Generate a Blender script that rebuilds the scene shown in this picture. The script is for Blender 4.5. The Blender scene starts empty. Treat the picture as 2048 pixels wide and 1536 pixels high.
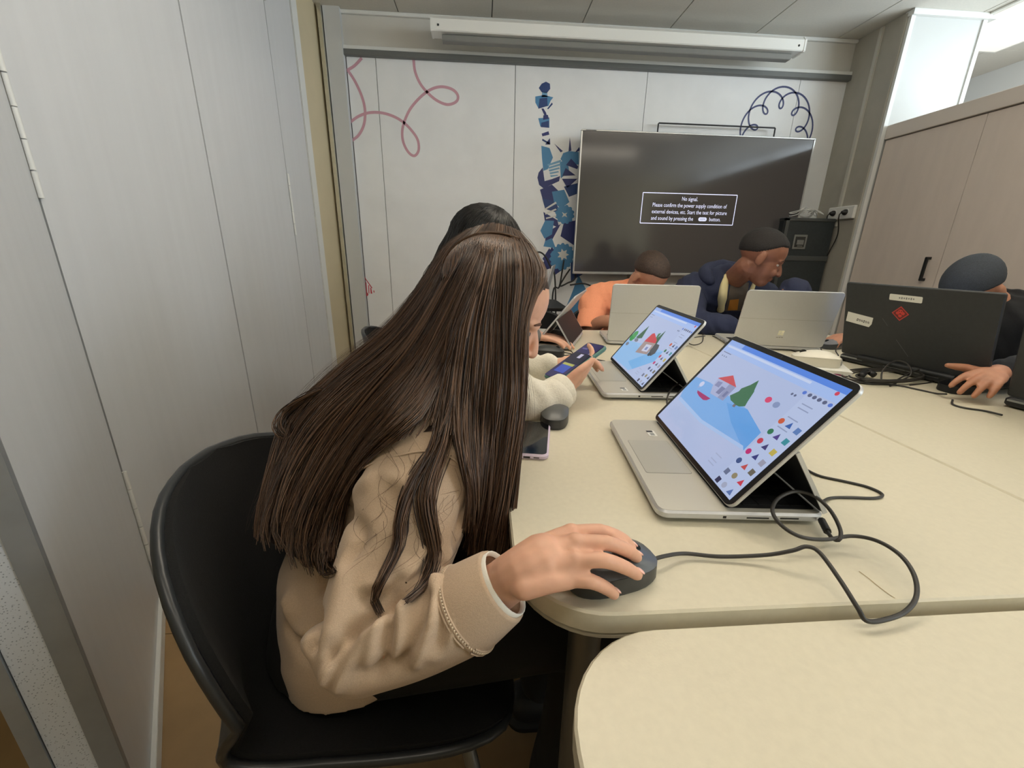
import bpy, math, random
import numpy as np
from mathutils import Vector, Matrix
from mathutils.bvhtree import BVHTree

random.seed(7); RNG = np.random.default_rng(7)
SC = bpy.context.scene
COL = SC.collection

# ------------------------------------------------------------------ camera
FPX = 830.0
PITCH, ROLL, YAW = math.radians(17.793), math.radians(1.094), math.radians(4.325)
CAMZ = 1.09
cp, sp, cy, sy = math.cos(PITCH), math.sin(PITCH), math.cos(YAW), math.sin(YAW)
_F = np.array([sy*cp, cy*cp, -sp]); _r = np.array([cy, -sy, 0.0]); _u = np.cross(_r, _F)
_R = math.cos(ROLL)*_r + math.sin(ROLL)*_u
_U = -math.sin(ROLL)*_r + math.cos(ROLL)*_u
CAM = np.array([0.0, 0.0, CAMZ])
cam = bpy.data.cameras.new('camera'); cam.sensor_width = 36.0; cam.lens = FPX/2048*36.0
cam.clip_start = 0.02; cam.clip_end = 60
camo = bpy.data.objects.new('camera', cam); COL.objects.link(camo)
camo.matrix_world = Matrix(((_R[0], _U[0], -_F[0], 0), (_R[1], _U[1], -_F[1], 0), (_R[2], _U[2], -_F[2], CAMZ), (0, 0, 0, 1)))
SC.camera = camo

# ------------------------------------------------------------------ view, world, daylight
SC.view_settings.view_transform = 'Standard'; SC.view_settings.look = 'None'
SC.view_settings.gamma = 1.0; SC.view_settings.use_curve_mapping = False
SC.view_settings.exposure = 0.0
W = bpy.data.worlds.new('world'); SC.world = W; W.use_nodes = True
W.node_tree.nodes['Background'].inputs[0].default_value = (0.80, 0.90, 1.0, 1)
W.node_tree.nodes['Background'].inputs[1].default_value = 1.2

def area(name, loc, aim, sx, sy_, power, color):
    l = bpy.data.lights.new(name, 'AREA'); l.shape = 'RECTANGLE'; l.size = sx; l.size_y = sy_
    l.energy = power; l.color = color
    o = bpy.data.objects.new(name, l); COL.objects.link(o); o.location = loc
    o.rotation_euler = (Vector(aim)-Vector(loc)).to_track_quat('-Z', 'Z').to_euler()
    return o
# daylight entering by the window band of the right wall
area('daylight_right', (4.32, -0.05, 1.74), (0, -0.05, 1.62), 1.42, 4.9, 270, (0.80, 0.92, 1.0))

# ------------------------------------------------------------------ helpers
def ray(px, py): return (px-1024)/FPX*_R - (py-768)/FPX*_U + _F
def at_d(px, py, d): return CAM + ray(px, py)*d
def at_z(px, py, z):
    d = ray(px, py); return CAM + d*((z-CAMZ)/d[2])
def at_y(px, py, y):
    d = ray(px, py); return CAM + d*(y/d[1])
def at_x(px, py, x):
    d = ray(px, py); return CAM + d*(x/d[0])

def lin(c):
    c = np.array(c, float)/255.0
    return tuple(np.where(c <= 0.04045, c/12.92, ((c+0.055)/1.055)**2.4))

MATS = {}
def mat(name, rgb, rough=0.5, metal=0.0, noise=0.0, nscale=40.0, bump=0.0, bscale=200.0, emit=0.0, spec=0.5, stretch=None, sheen=0.0, sss=0.0, coat=0.0):
    if name in MATS: return MATS[name]
    m = bpy.data.materials.new(name); m.use_nodes = True
    nt = m.node_tree; b = nt.nodes['Principled BSDF']
    c = (*lin(rgb), 1)
    b.inputs['Base Color'].default_value = c
    b.inputs['Roughness'].default_value = rough; b.inputs['Metallic'].default_value = metal
    b.inputs['Specular IOR Level'].default_value = spec
    if sheen: b.inputs['Sheen Weight'].default_value = sheen
    if coat: b.inputs['Coat Weight'].default_value = coat; b.inputs['Coat Roughness'].default_value = 0.1
    if sss:
        b.inputs['Subsurface Weight'].default_value = sss
        b.inputs['Subsurface Radius'].default_value = (0.01, 0.004, 0.002); b.inputs['Subsurface Scale'].default_value = 0.6
    if emit:
        b.inputs['Emission Color'].default_value = c; b.inputs['Emission Strength'].default_value = emit
    tc = nt.nodes.new('ShaderNodeTexCoord'); vec = tc.outputs['Object']
    if stretch:
        mp = nt.nodes.new('ShaderNodeMapping'); mp.inputs['Scale'].default_value = stretch
        nt.links.new(vec, mp.inputs['Vector']); vec = mp.outputs['Vector']
    if noise:
        n = nt.nodes.new('ShaderNodeTexNoise'); n.inputs['Scale'].default_value = nscale; n.inputs['Detail'].default_value = 5
        nt.links.new(vec, n.inputs['Vector'])
        r = nt.nodes.new('ShaderNodeValToRGB')
        lo = tuple(max(0, v*(1-noise)) for v in c[:3]); hi = tuple(min(1, v*(1+noise)) for v in c[:3])
        r.color_ramp.elements[0].position = 0.3; r.color_ramp.elements[0].color = (*lo, 1)
        r.color_ramp.elements[1].position = 0.7; r.color_ramp.elements[1].color = (*hi, 1)
        nt.links.new(n.outputs['Fac'], r.inputs['Fac']); nt.links.new(r.outputs['Color'], b.inputs['Base Color'])
    if bump:
        n2 = nt.nodes.new('ShaderNodeTexNoise'); n2.inputs['Scale'].default_value = bscale; n2.inputs['Detail'].default_value = 3
        nt.links.new(vec, n2.inputs['Vector'])
        bp = nt.nodes.new('ShaderNodeBump'); bp.inputs['Strength'].default_value = bump; bp.inputs['Distance'].default_value = 0.002
        nt.links.new(n2.outputs['Fac'], bp.inputs['Height']); nt.links.new(bp.outputs['Normal'], b.inputs['Normal'])
    MATS[name] = m
    return m

def print_mat(name, emit=0.0, rough=0.5):
    """colour of each printed / displayed patch comes from the patch itself (face colour attribute)"""
    if name in MATS: return MATS[name]
    m = bpy.data.materials.new(name); m.use_nodes = True; nt = m.node_tree; b = nt.nodes['Principled BSDF']
    a = nt.nodes.new('ShaderNodeAttribute'); a.attribute_name = 'ink'
    b.inputs['Roughness'].default_value = rough
    if emit:
        b.inputs['Base Color'].default_value = (0.01, 0.01, 0.012, 1)
        nt.links.new(a.outputs['Color'], b.inputs['Emission Color']); b.inputs['Emission Strength'].default_value = emit
    else:
        nt.links.new(a.outputs['Color'], b.inputs['Base Color'])
    MATS[name] = m
    return m

def hair_mat(name, dark, light, rough=0.42):
    if name in MATS: return MATS[name]
    m = bpy.data.materials.new(name); m.use_nodes = True; nt = m.node_tree; b = nt.nodes['Principled BSDF']
    g = nt.nodes.new('ShaderNodeNewGeometry'); r = nt.nodes.new('ShaderNodeValToRGB')
    r.color_ramp.elements[0].color = (*lin(dark), 1); r.color_ramp.elements[1].color = (*lin(light), 1)
    r.color_ramp.elements[0].position = 0.1
    nt.links.new(g.outputs['Random Per Island'], r.inputs['Fac']); nt.links.new(r.outputs['Color'], b.inputs['Base Color'])
    b.inputs['Roughness'].default_value = rough; b.inputs['Specular IOR Level'].default_value = 0.45
    MATS[name] = m
    return m

def tag(o, label=None, cat=None, group=None, kind=None):
    if label: o['label'] = label
    if cat: o['category'] = cat
    if group: o['group'] = group
    if kind: o['kind'] = kind
    return o
def empty(name, loc=(0, 0, 0), rz=0.0, parent=None):
    o = bpy.data.objects.new(name, None); COL.objects.link(o); o.location = loc; o.rotation_euler = (0, 0, rz)
    o.empty_display_size = 0.05
    if parent: o.parent = parent
    return o
def mk(name, vf, m, parent=None, smooth=False, autos=None):
    v, f = vf
    me = bpy.data.meshes.new(name)
    me.from_pydata([tuple(map(float, p)) for p in v], [], [tuple(map(int, q)) for q in f])
    me.materials.append(m)
    if smooth: me.shade_smooth()
    if autos: me.set_sharp_from_angle(angle=math.radians(autos))
    me.update()
    o = bpy.data.objects.new(name, me); COL.objects.link(o)
    if parent: o.parent = parent
    return o
def join(*parts):
    V, Fc, n = [], [], 0
    for v, f in parts:
        v = np.asarray(v, float).reshape(-1, 3); V.append(v); Fc += [tuple(i+n for i in q) for q in f]; n += len(v)
    return np.vstack(V), Fc
def xf(vf, M):
    v = np.asarray(vf[0], float); M = np.array(M)
    return v@M[:3, :3].T + M[:3, 3], vf[1]
def move(vf, d): return np.asarray(vf[0], float)+np.array(d), vf[1]
def rotz(a, loc=(0, 0, 0)):
    return Matrix.Translation(Vector(loc)) @ Matrix.Rotation(a, 4, 'Z')
def frame(o, x, y, z): return Matrix(((x[0], y[0], z[0], o[0]), (x[1], y[1], z[1], o[1]), (x[2], y[2], z[2], o[2]), (0, 0, 0, 1)))

def rrect(w, h, r, n=5, cx=0.0, cy_=0.0):
    """rounded rectangle outline, counter-clockwise; r is one radius or four (right-top, left-top, left-bottom, right-bottom)"""
    if np.isscalar(r): r = (r,)*4
    out = []
    for (sx_, sy_, a0), rr in zip(((1, 1, 0), (-1, 1, 90), (-1, -1, 180), (1, -1, 270)), r):
        X, Y = cx+sx_*(w/2-rr), cy_+sy_*(h/2-rr)
        for k in range(n+1):
            a = math.radians(a0+90*k/n); out.append((X+rr*math.cos(a), Y+rr*math.sin(a)))
    return out
def slab(poly, z0, z1, bev=0.0):
    """extruded outline with bevelled top and bottom edge"""
    P = np.array(poly, float); n = len(P)
    e1 = P-np.roll(P, 1, 0); e2 = np.roll(P, -1, 0)-P
    e1 /= np.linalg.norm(e1, axis=1)[:, None]+1e-9; e2 /= np.linalg.norm(e2, axis=1)[:, None]+1e-9
    nn = np.stack([e1[:, 1]+e2[:, 1], -(e1[:, 0]+e2[:, 0])], 1); nn /= np.linalg.norm(nn, axis=1)[:, None]+1e-9
    ins = P-nn*bev
    rings = [(ins, z0), (P, z0+bev), (P, z1-bev), (ins, z1)] if bev else [(P, z0), (P, z1)]
    V = [np.column_stack([q, np.full(n, z)]) for q, z in rings]; Fc = []
    for k in range(len(rings)-1):
        for i in range(n):
            j = (i+1) % n; Fc.append((k*n+i, k*n+j, (k+1)*n+j, (k+1)*n+i))
    Fc.append(tuple(range(n-1, -1, -1))); m = (len(rings)-1)*n; Fc.append(tuple(range(m, m+n)))
    return np.vstack(V), Fc
def box(x0, x1, y0, y1, z0, z1, bev=0.0):
    return slab([(x0, y0), (x1, y0), (x1, y1), (x0, y1)], z0, z1, bev)
def smooth_path(P, n):
    """Catmull-Rom through P, n evenly spaced samples"""
    P = np.asarray(P, float)
    if len(P) == 2: t = np.linspace(0, 1, n)[:, None]; return P[0]*(1-t)+P[1]*t
    Q = np.vstack([2*P[0]-P[1], P, 2*P[-1]-P[-2]]); out = []
    for i in range(1, len(Q)-2):
        t = np.linspace(0, 1, 13)[:-1, None]; a, b, c, d = Q[i-1], Q[i], Q[i+1], Q[i+2]
        out.append(0.5*(2*b+(c-a)*t+(2*a-5*b+4*c-d)*t**2+(3*b-a-3*c+d)*t**3))
    out.append(P[-1:]); S = np.vstack(out)
    L = np.r_[0, np.cumsum(np.linalg.norm(np.diff(S, axis=0), axis=1))]
    s = np.linspace(0, L[-1], n)
    return np.stack([np.interp(s, L, S[:, k]) for k in range(S.shape[1])], 1)
def tube(P, r, n=8, cap=True, flat=None):
    """round tube along P; r scalar or one radius per point"""
    P = np.asarray(P, float); m = len(P); r = np.broadcast_to(np.asarray(r, float), (m,))
    T = np.gradient(P, axis=0); T /= np.linalg.norm(T, axis=1)[:, None]+1e-12
    a = np.array([0, 0, 1.0]) if abs(T[0][2]) < 0.9 else np.array([1.0, 0, 0])
    N = np.cross(T[0], a); N /= np.linalg.norm(N); V = []
    for i in range(m):
        N = N-T[i]*(N@T[i]); N /= np.linalg.norm(N)+1e-12; B = np.cross(T[i], N)
        th = np.arange(n)*2*np.pi/n
        V.append(P[i]+r[i]*(np.cos(th)[:, None]*N+np.sin(th)[:, None]*B*(flat or 1.0)))
    Fc = [(k*n+i, k*n+(i+1) % n, (k+1)*n+(i+1) % n, (k+1)*n+i) for k in range(m-1) for i in range(n)]
    if cap: Fc += [tuple(range(n-1, -1, -1)), tuple(range((m-1)*n, m*n))]
    return np.vstack(V), Fc
def limb(P, R, n=14, sub=4):
    """tapered limb with round ends"""
    P = np.asarray(P, float); k = (len(P)-1)*sub+1
    s = np.linspace(0, 1, len(P)); S = smooth_path(P, k)
    L0 = np.r_[0, np.cumsum(np.linalg.norm(np.diff(P, axis=0), axis=1))]; L0 /= L0[-1]
    rr = np.interp(np.linspace(0, 1, k), L0, R)
    t0 = S[0]-S[1]; t0 /= np.linalg.norm(t0)+1e-9; t1 = S[-1]-S[-2]; t1 /= np.linalg.norm(t1)+1e-9
    c = [0.985, 0.87, 0.5]; pre = [(S[0]+t0*rr[0]*x, rr[0]*math.sqrt(1-x*x)) for x in c]; post = [(S[-1]+t1*rr[-1]*x, rr[-1]*math.sqrt(1-x*x)) for x in c]
    Pp = [p for p, _ in pre]+list(S)+[p for p, _ in post[::-1]]; Rp = [q for _, q in pre]+list(rr)+[q for _, q in post[::-1]]
    return tube(Pp, Rp, n)
def ellipsoid(c, r, M=None, nu=20, nv=12):
    V = [(0, 0, 1)]; Fc = []
    for i in range(1, nv):
        t = math.pi*i/nv
        for j in range(nu):
            p = 2*math.pi*j/nu; V.append((math.sin(t)*math.cos(p), math.sin(t)*math.sin(p), math.cos(t)))
    V.append((0, 0, -1)); V = np.array(V)*np.array(r)
    for j in range(nu): Fc.append((0, 1+j, 1+(j+1) % nu))
    for i in range(nv-2):
        for j in range(nu):
            a = 1+i*nu+j; b = 1+i*nu+(j+1) % nu; Fc.append((a, a+nu, b+nu, b))
    e = len(V)-1; o = 1+(nv-2)*nu
    for j in range(nu): Fc.append((e, o+(j+1) % nu, o+j))
    if M is not None: V = V@np.array(M)[:3, :3].T
    return V+np.array(c), Fc
def loft(rings, cap=True):
    n = len(rings[0]); V = np.vstack(rings); Fc = []
    for k in range(len(rings)-1):
        for i in range(n):
            j = (i+1) % n; Fc.append((k*n+i, k*n+j, (k+1)*n+j, (k+1)*n+i))
    if cap: Fc += [tuple(range(n-1, -1, -1)), tuple(range((len(rings)-1)*n, len(rings)*n))]
    return V, Fc
def ering(c, ax, ay, n=28, p=2.0):
    th = np.arange(n)*2*np.pi/n; c_, s_ = np.cos(th), np.sin(th)
    return np.array(c)+np.sign(c_)[:, None]*(abs(c_)**(2/p))[:, None]*np.array(ax)+np.sign(s_)[:, None]*(abs(s_)**(2/p))[:, None]*np.array(ay)
def fuse(name, parts, voxel, m, parent=None, smooth=4, decim=1.0, link=True):
    """one continuous skin over overlapping closed parts"""
    v, f = join(*parts)
    me = bpy.data.meshes.new('tmp'); me.from_pydata([tuple(p) for p in v], [], f); me.update()
    o = bpy.data.objects.new('tmp', me); COL.objects.link(o)
    md = o.modifiers.new('r', 'REMESH'); md.mode = 'VOXEL'; md.voxel_size = voxel; md.use_smooth_shade = True
    if smooth: s = o.modifiers.new('s', 'SMOOTH'); s.factor = 0.5; s.iterations = smooth
    if decim < 1: d = o.modifiers.new('d', 'DECIMATE'); d.ratio = decim
    dg = bpy.context.evaluated_depsgraph_get()
    me2 = bpy.data.meshes.new_from_object(o.evaluated_get(dg)); me2.name = name
    bpy.data.objects.remove(o); bpy.data.meshes.remove(me)
    me2.materials.clear(); me2.materials.append(m); me2.shade_smooth()
    o2 = bpy.data.objects.new(name, me2); COL.objects.link(o2)
    if parent: o2.parent = parent
    return o2
def verts_of(o):
    a = np.empty(len(o.data.vertices)*3, np.float32); o.data.vertices.foreach_get('co', a); return a.reshape(-1, 3).astype(float)
def normals_of(o):
    a = np.empty(len(o.data.vertices)*3, np.float32); o.data.vertices.foreach_get('normal', a); return a.reshape(-1, 3).astype(float)
def set_verts(o, v): o.data.vertices.foreach_set('co', np.asarray(v, np.float32).ravel()); o.data.update()
def bvh_of(o):
    return BVHTree.FromPolygons([tuple(v.co) for v in o.data.vertices], [tuple(p.vertices) for p in o.data.polygons])
def copy_tree(o, parent=None):
    c = o.copy(); COL.objects.link(c); c.parent = parent
    for ch in o.children: copy_tree(ch, c)
    return c
def prints(name, polys, m, M, parent=None):
    """flat coloured patches: polys = [(rgb, [(u,v)...], layer)], M maps (u, v, layer) to space"""
    V, Fc, C = [], [], []
    for col, P, lay in polys:
        n = len(V); V += [(p[0], p[1], lay) for p in P]; Fc.append(tuple(range(n, n+len(P)))); C.append((*lin(col), 1))
    me = bpy.data.meshes.new(name); A = np.array(V, float)@np.array(M)[:3, :3].T+np.array(M)[:3, 3]
    me.from_pydata([tuple(p) for p in A], [], Fc); me.materials.append(m)
    at = me.attributes.new('ink', 'FLOAT_COLOR', 'FACE')
    at.data.foreach_set('color', np.array(C, np.float32).ravel()); me.update()
    o = bpy.data.objects.new(name, me); COL.objects.link(o)
    if parent: o.parent = parent
    return o
def circ(c, r, n=16, ry=None, rot=0.0):
    ry = ry or r
    return [(c[0]+r*math.cos(t)*math.cos(rot)-ry*math.sin(t)*math.sin(rot), c[1]+r*math.cos(t)*math.sin(rot)+ry*math.sin(t)*math.cos(rot)) for t in np.arange(n)*2*math.pi/n]
def ribbon(P, w, closed=False):
    """quads of a flat line of width w through 2-D points P"""
    P = np.asarray(P, float); T = np.gradient(P, axis=0); T /= np.linalg.norm(T, axis=1)[:, None]+1e-12
    N = np.stack([-T[:, 1], T[:, 0]], 1)*w/2
    return [[tuple(P[i]-N[i]), tuple(P[i+1]-N[i+1]), tuple(P[i+1]+N[i+1]), tuple(P[i]+N[i])] for i in range(len(P)-1)]
def text(name, s, size, M, m, parent=None, align='CENTER', sx=1.0, ext=0.0):
    cu = bpy.data.curves.new('t', 'FONT'); cu.body = s; cu.size = size; cu.align_x = align; cu.align_y = 'CENTER'; cu.extrude = ext
    cu.resolution_u = 2
    o = bpy.data.objects.new('t', cu); COL.objects.link(o)
    dg = bpy.context.evaluated_depsgraph_get(); me = bpy.data.meshes.new_from_object(o.evaluated_get(dg))
    bpy.data.objects.remove(o)
    me.transform(Matrix.Diagonal((sx, 1, 1, 1))); me.transform(M); me.name = name; me.materials.clear(); me.materials.append(m)
    o2 = bpy.data.objects.new(name, me); COL.objects.link(o2)
    if parent: o2.parent = parent
    return o2
# ------------------------------------------------------------------ the room
CEIL, YB, XL, XR, YN = 2.50, 3.25, -1.007, 4.0, -2.6
M_wall = mat('wall_laminate', (238, 239, 240), 0.45, noise=0.03, nscale=6)
M_bulk = mat('bulkhead_paint', (205, 203, 196), 0.6, noise=0.03, nscale=5)
M_left = mat('partition_laminate', (206, 208, 211), 0.30, noise=0.025, nscale=30, stretch=(1, 1, 0.06), bump=0.05, bscale=250)
M_seam = mat('seam_grey', (92, 95, 98), 0.6)
M_alu = mat('aluminium', (165, 168, 172), 0.38, 0.85, noise=0.05, nscale=30)
M_white = mat('white_paint', (222, 223, 220), 0.5)
M_ceil = mat('ceiling_tile', (214, 211, 202), 0.8, noise=0.03, nscale=90, bump=0.1, bscale=300)
M_dark = mat('shadow_gap', (52, 52, 50), 0.8)
M_floor = mat('floor_vinyl', (150, 122, 84), 0.5, noise=0.12, nscale=7)
M_beige = mat('beige_wall', (205, 192, 160), 0.6, noise=0.03, nscale=6)
M_col = mat('column_panel', (176, 172, 160), 0.55, noise=0.04, nscale=12)
M_rail = mat('rail_grey', (112, 114, 112), 0.45, 0.3)

fl = tag(mk('floor', box(-3.2, XR+0.1, YN-0.1, 4.7, -0.1, 0.0), M_dark), kind='structure')
# floor boards / sheets, each proud of the dark joints
i = 0
for x0 in np.arange(-3.2, XR, 0.9):
    for y0 in np.arange(YN, 4.6, 0.9):
        mk('floor_tile', box(x0+.001, min(x0+.899, XR), y0+.001, min(y0+.899, 4.6), 0.0, 0.004), M_floor, fl)

ce = tag(mk('ceiling', box(-3.2, XR+0.1, YN-0.1, 4.7, CEIL+0.014, CEIL+0.1), M_dark), kind='structure')
for k in range(-5, 8):
    x0 = 0.0705+0.5855*(k-1)+0.0025; x1 = x0+0.5805
    for ya, yb_ in ((-2.6, -1.0), (-0.995, 0.75), (0.755, 2.0), (2.005, 3.245)):
        mk('ceiling_tile', box(max(x0, -3.2), min(x1, XR), ya, yb_, CEIL, CEIL+0.016, 0.002), M_ceil, ce)
for k in range(5, 8):
    x0 = 0.0705+0.5855*(k-1)+0.0025
    mk('ceiling_tile', box(max(x0, 3.08), min(x0+0.5805, XR), 3.25, 4.6, CEIL, CEIL+0.016, 0.002), M_ceil, ce)

# back wall: laminate panels between joints, a rail and a bulkhead over them
wb = tag(mk('wall_back', box(-1.1, 3.05, YB+0.012, YB+0.12, 0, CEIL+0.05), M_seam), kind='structure')
JX = [-0.865, -0.705, 0.232, 1.137, 2.047, 2.60]
JX[1], JX[2], JX[3], JX[4] = [float(at_y(x, y, YB)[0]) for x, y in ((765, 320), (1029, 250), (1290, 205), (1590, 220))]
for a, b in zip(JX[:-1], JX[1:]):
    mk('wall_panel', box(a+.002, b-.002, YB, YB+0.012, 0.02, 2.262, 0.001), M_wall, wb)
mk('bulkhead', box(-0.99, 2.70, YB-0.004, YB+0.013, 2.290, CEIL+0.01), M_bulk, wb)
tr = tag(mk('trim_1', join(box(-0.875, 2.57, YB-0.035, YB, 2.258, 2.290, 0.003)), M_rail), kind='structure')
tr = tag(mk('trim_2', join(box(-0.875, 2.57, YB-0.030, YB, 2.2905, 2.312, 0.003)), M_white), kind='structure')
tr = tag(mk('trim_3', join(box(-0.99, 2.56, YB-0.025, YB, CEIL-0.022, CEIL-0.001, 0.004)), M_white), kind='structure')
# left jamb of the back wall
tag(mk('trim_4', join(box(-0.968, -0.868, YB-0.05, YB, 0, CEIL)), mat('jamb', (200, 202, 202), 0.5)), kind='structure')
tag(mk('trim_5', join(box(-0.995, -0.972, YB-0.075, YB-0.02, 0, CEIL, 0.003)), mat('chrome_strip', (215, 212, 200), 0.22, 0.9)), kind='structure')

# left wall: a folding partition of laminate leaves, ending in a short beige wall
wl = tag(mk('wall_left', box(XL-0.085, XL-0.01, 0.62, YB+0.1, CEIL-0.03, CEIL+0.05), M_dark), kind='structure')
mk('wall_return', box(XL-0.12, XL-0.004, 2.86, YB+0.1, 0, CEIL), M_beige, wl)
mk('edge_strip', box(XL-0.02, XL+0.006, 2.785, 2.86, 0.0, CEIL, 0.002), M_white, wl)
leaf = None
def leaf_mesh(w, th=0.085):
    return join(box(-th, 0, 0.004, w-0.004, 0.03, CEIL-0.03, 0.002))
def leaf_frame(w, th=0.085):
    return join(box(-th+0.004, -0.006, 0.0005, 0.0038, 0.02, CEIL-0.03), box(-th+0.004, -0.006, w-0.0038, w-0.0005, 0.02, CEIL-0.03))
SEAMS = [1.103, 1.786, 2.461, 2.780]
def hinge(z, y0, parent, m=None):
    parts = [tube([(0.005, y0, z+h0), (0.005, y0, z+h1)], 0.0055, 10) for h0, h1 in ((-.15, -.095), (-.092, -.032), (-.03, .03), (.032, .092), (.095, .15))]
    o = mk('hinge', join(*parts), M_white, parent, True, 40); return o
for a, b in zip(SEAMS[:-1], SEAMS[1:]):
    p = mk('partition_leaf', move(leaf_mesh(b-a), (XL, a, 0)), M_left, wl)
    mk('leaf_profile', move(leaf_frame(b-a), (XL, a, 0)), M_seam, p)
    if abs(a-2.461) < .01: 
        for z in (1.30, 2.33): hinge(z, 0.0, p).location = (XL, a, 0)

# the nearest leaf, swung into the room on its hinges
ld = np.array([0.551, -0.834]); ld /= np.linalg.norm(ld)
lf = empty('folding_leaf', (XL, 1.103, 0), math.atan2(ld[1], ld[0])+math.pi/2)
tag(lf, 'pale partition leaf swung open with a perforated grey end, left edge of the photo', 'partition panel')
w = 0.672
def L_(vf):  # local y runs back along the leaf
    v = np.array(vf[0]); v[:, 1] *= -1; return v, [q[::-1] for q in vf[1]]
mk('leaf_panel', L_(box(-0.085, 0, 0.004, w-0.004, 0.03, CEIL-0.03, 0.002)), M_left, lf)
M_alu2 = mat('end_profile', (150, 155, 160), 0.45, 0.5, noise=0.06, nscale=20)
M_end = bpy.data.materials.new('perforated_vinyl'); M_end.use_nodes = True
nt = M_end.node_tree; bb = nt.nodes['Principled BSDF']
tcn = nt.nodes.new('ShaderNodeTexCoord'); vo = nt.nodes.new('ShaderNodeTexVoronoi'); vo.inputs['Scale'].default_value = 260
nt.links.new(tcn.outputs['Object'], vo.inputs['Vector']); rp = nt.nodes.new('ShaderNodeValToRGB')
rp.color_ramp.elements[0].position = 0.12; rp.color_ramp.elements[0].color = (*lin((120, 126, 134)), 1)
rp.color_ramp.elements[1].position = 0.3; rp.color_ramp.elements[1].color = (*lin((196, 200, 206)), 1)
nt.links.new(vo.outputs['Distance'], rp.inputs['Fac']); nt.links.new(rp.outputs['Color'], bb.inputs['Base Color']); bb.inputs['Roughness'].default_value = 0.6
mk('end_profile', L_(box(-0.026, 0.003, w-0.003, w+0.012, 0.02, CEIL-0.03, 0.002)), M_alu2, lf)
mk('end_profile', L_(box(-0.090, -0.070, w-0.003, w+0.012, 0.02, CEIL-0.03, 0.002)), M_alu2, lf)
mk('end_strip', L_(box(-0.069, -0.027, w-0.003, w+0.006, 0.02, CEIL-0.03, 0.001)), M_end, lf)
mk('bottom_seal', L_(box(-0.03, 0.006, 0.01, w-0.01, 0.012, 0.03, 0.002)), M_white, lf)
mk('bottom_seal', L_(box(-0.001, 0.010, 0.01, w-0.01, 0.006, 0.05, 0.002)), M_white, lf)
for z in (1.335, 2.2, 0.33):
    h = hinge(z, 0.0, lf)

# wall behind the partition, right wall with a window band, wall behind the camera with a window
tag(mk('wall_outer', box(-3.3, -3.2, YN, YB+0.1, 0, CEIL+0.05), M_beige), kind='structure')
tag(mk('wall_far', box(-3.2, -1.08, YB+0.02, YB+0.1, 0, CEIL+0.05), M_beige), kind='structure')
tag(mk('wall_far_right', box(3.05, XR+0.1, 4.6, 4.7, 0, CEIL+0.05), M_white), kind='structure')
WZ0, WZ1 = 1.0, 2.47
tag(mk('wall_right', join(box(XR, XR+0.1, YN, -2.55, 0, CEIL+.05), box(XR, XR+.1, 2.45, 4.7, 0, CEIL+.05), box(XR, XR+.1, -2.55, 2.45, 0, WZ0), box(XR, XR+.1, -2.55, 2.45, WZ1, CEIL+.05)), M_white), kind='structure')
tag(mk('wall_near', join(box(-3.2, XR, YN-.1, YN, 0, CEIL+.05)), M_beige), kind='structure')
M_pane = bpy.data.materials.new('window_glass'); M_pane.use_nodes = True; nt = M_pane.node_tree
nt.nodes.remove(nt.nodes['Principled BSDF']); a1 = nt.nodes.new('ShaderNodeBsdfTransparent'); a2 = nt.nodes.new('ShaderNodeBsdfGlossy'); a2.inputs['Roughness'].default_value = 0.02
mx = nt.nodes.new('ShaderNodeMixShader'); mx.inputs[0].default_value = 0.08
nt.links.new(a1.outputs[0], mx.inputs[1]); nt.links.new(a2.outputs[0], mx.inputs[2]); nt.links.new(mx.outputs[0], nt.nodes['Material Output'].inputs[0])
def window(n, a, b, side):
    f = 0.045
    def bx(u0, u1, z0, z1, t0, t1):
        return box(XR+t0, XR+t1, u0, u1, z0, z1, 0.003) if side == 'r' else box(u0, u1, YN-t1, YN-t0, z0, z1, 0.003)
    o = tag(mk('window_%d' % n, join(bx(a, b, WZ0, WZ0+f, .02, .07), bx(a, b, WZ1-f, WZ1, .02, .07), bx(a, a+f, WZ0+f, WZ1-f, .02, .07), bx(b-f, b, WZ0+f, WZ1-f, .02, .07)), M_white), kind='structure')
    mk('pane', bx(a+f, b-f, WZ0+f, WZ1-f, .042, .048), M_pane, o)
for k in range(4): window(k+1, -2.55+k*1.25, -2.55+(k+1)*1.25, 'r')

# column with cladding and cable trunking
co = tag(mk('wall_column', box(2.562, 3.05, 2.872, YB+0.1, 0, CEIL, 0.002), M_col), kind='structure')
mk('column_cladding', box(2.585, 3.045, 2.860, 2.8725, 0, CEIL-0.03, 0.001), mat('cladding_white', (198, 200, 198), .5), co)
mk('corner_strip', box(2.562, 2.588, 2.852, 2.873, 0, CEIL-0.03, 0.003), mat('corner_white', (226, 227, 224), 0.4), co)
mk('corner_strip', box(3.03, 3.056, 2.852, 2.873, 0, CEIL-0.03, 0.003), mat('corner_white', (226, 227, 224), 0.4), co)
mk('cornice', box(2.555, 3.10, 2.835, 2.89, CEIL-0.03, CEIL, 0.004), M_white, co)
mk('cable_trunking', box(2.548, 2.562, 3.030, 3.052, 1.30, CEIL-0.01, 0.003), mat('trunking', (198, 196, 186), 0.5), co)
mk('side_strip', box(2.553, 2.562, 2.874, 2.890, 0, CEIL-0.01, 0.002), M_col, co)

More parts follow.
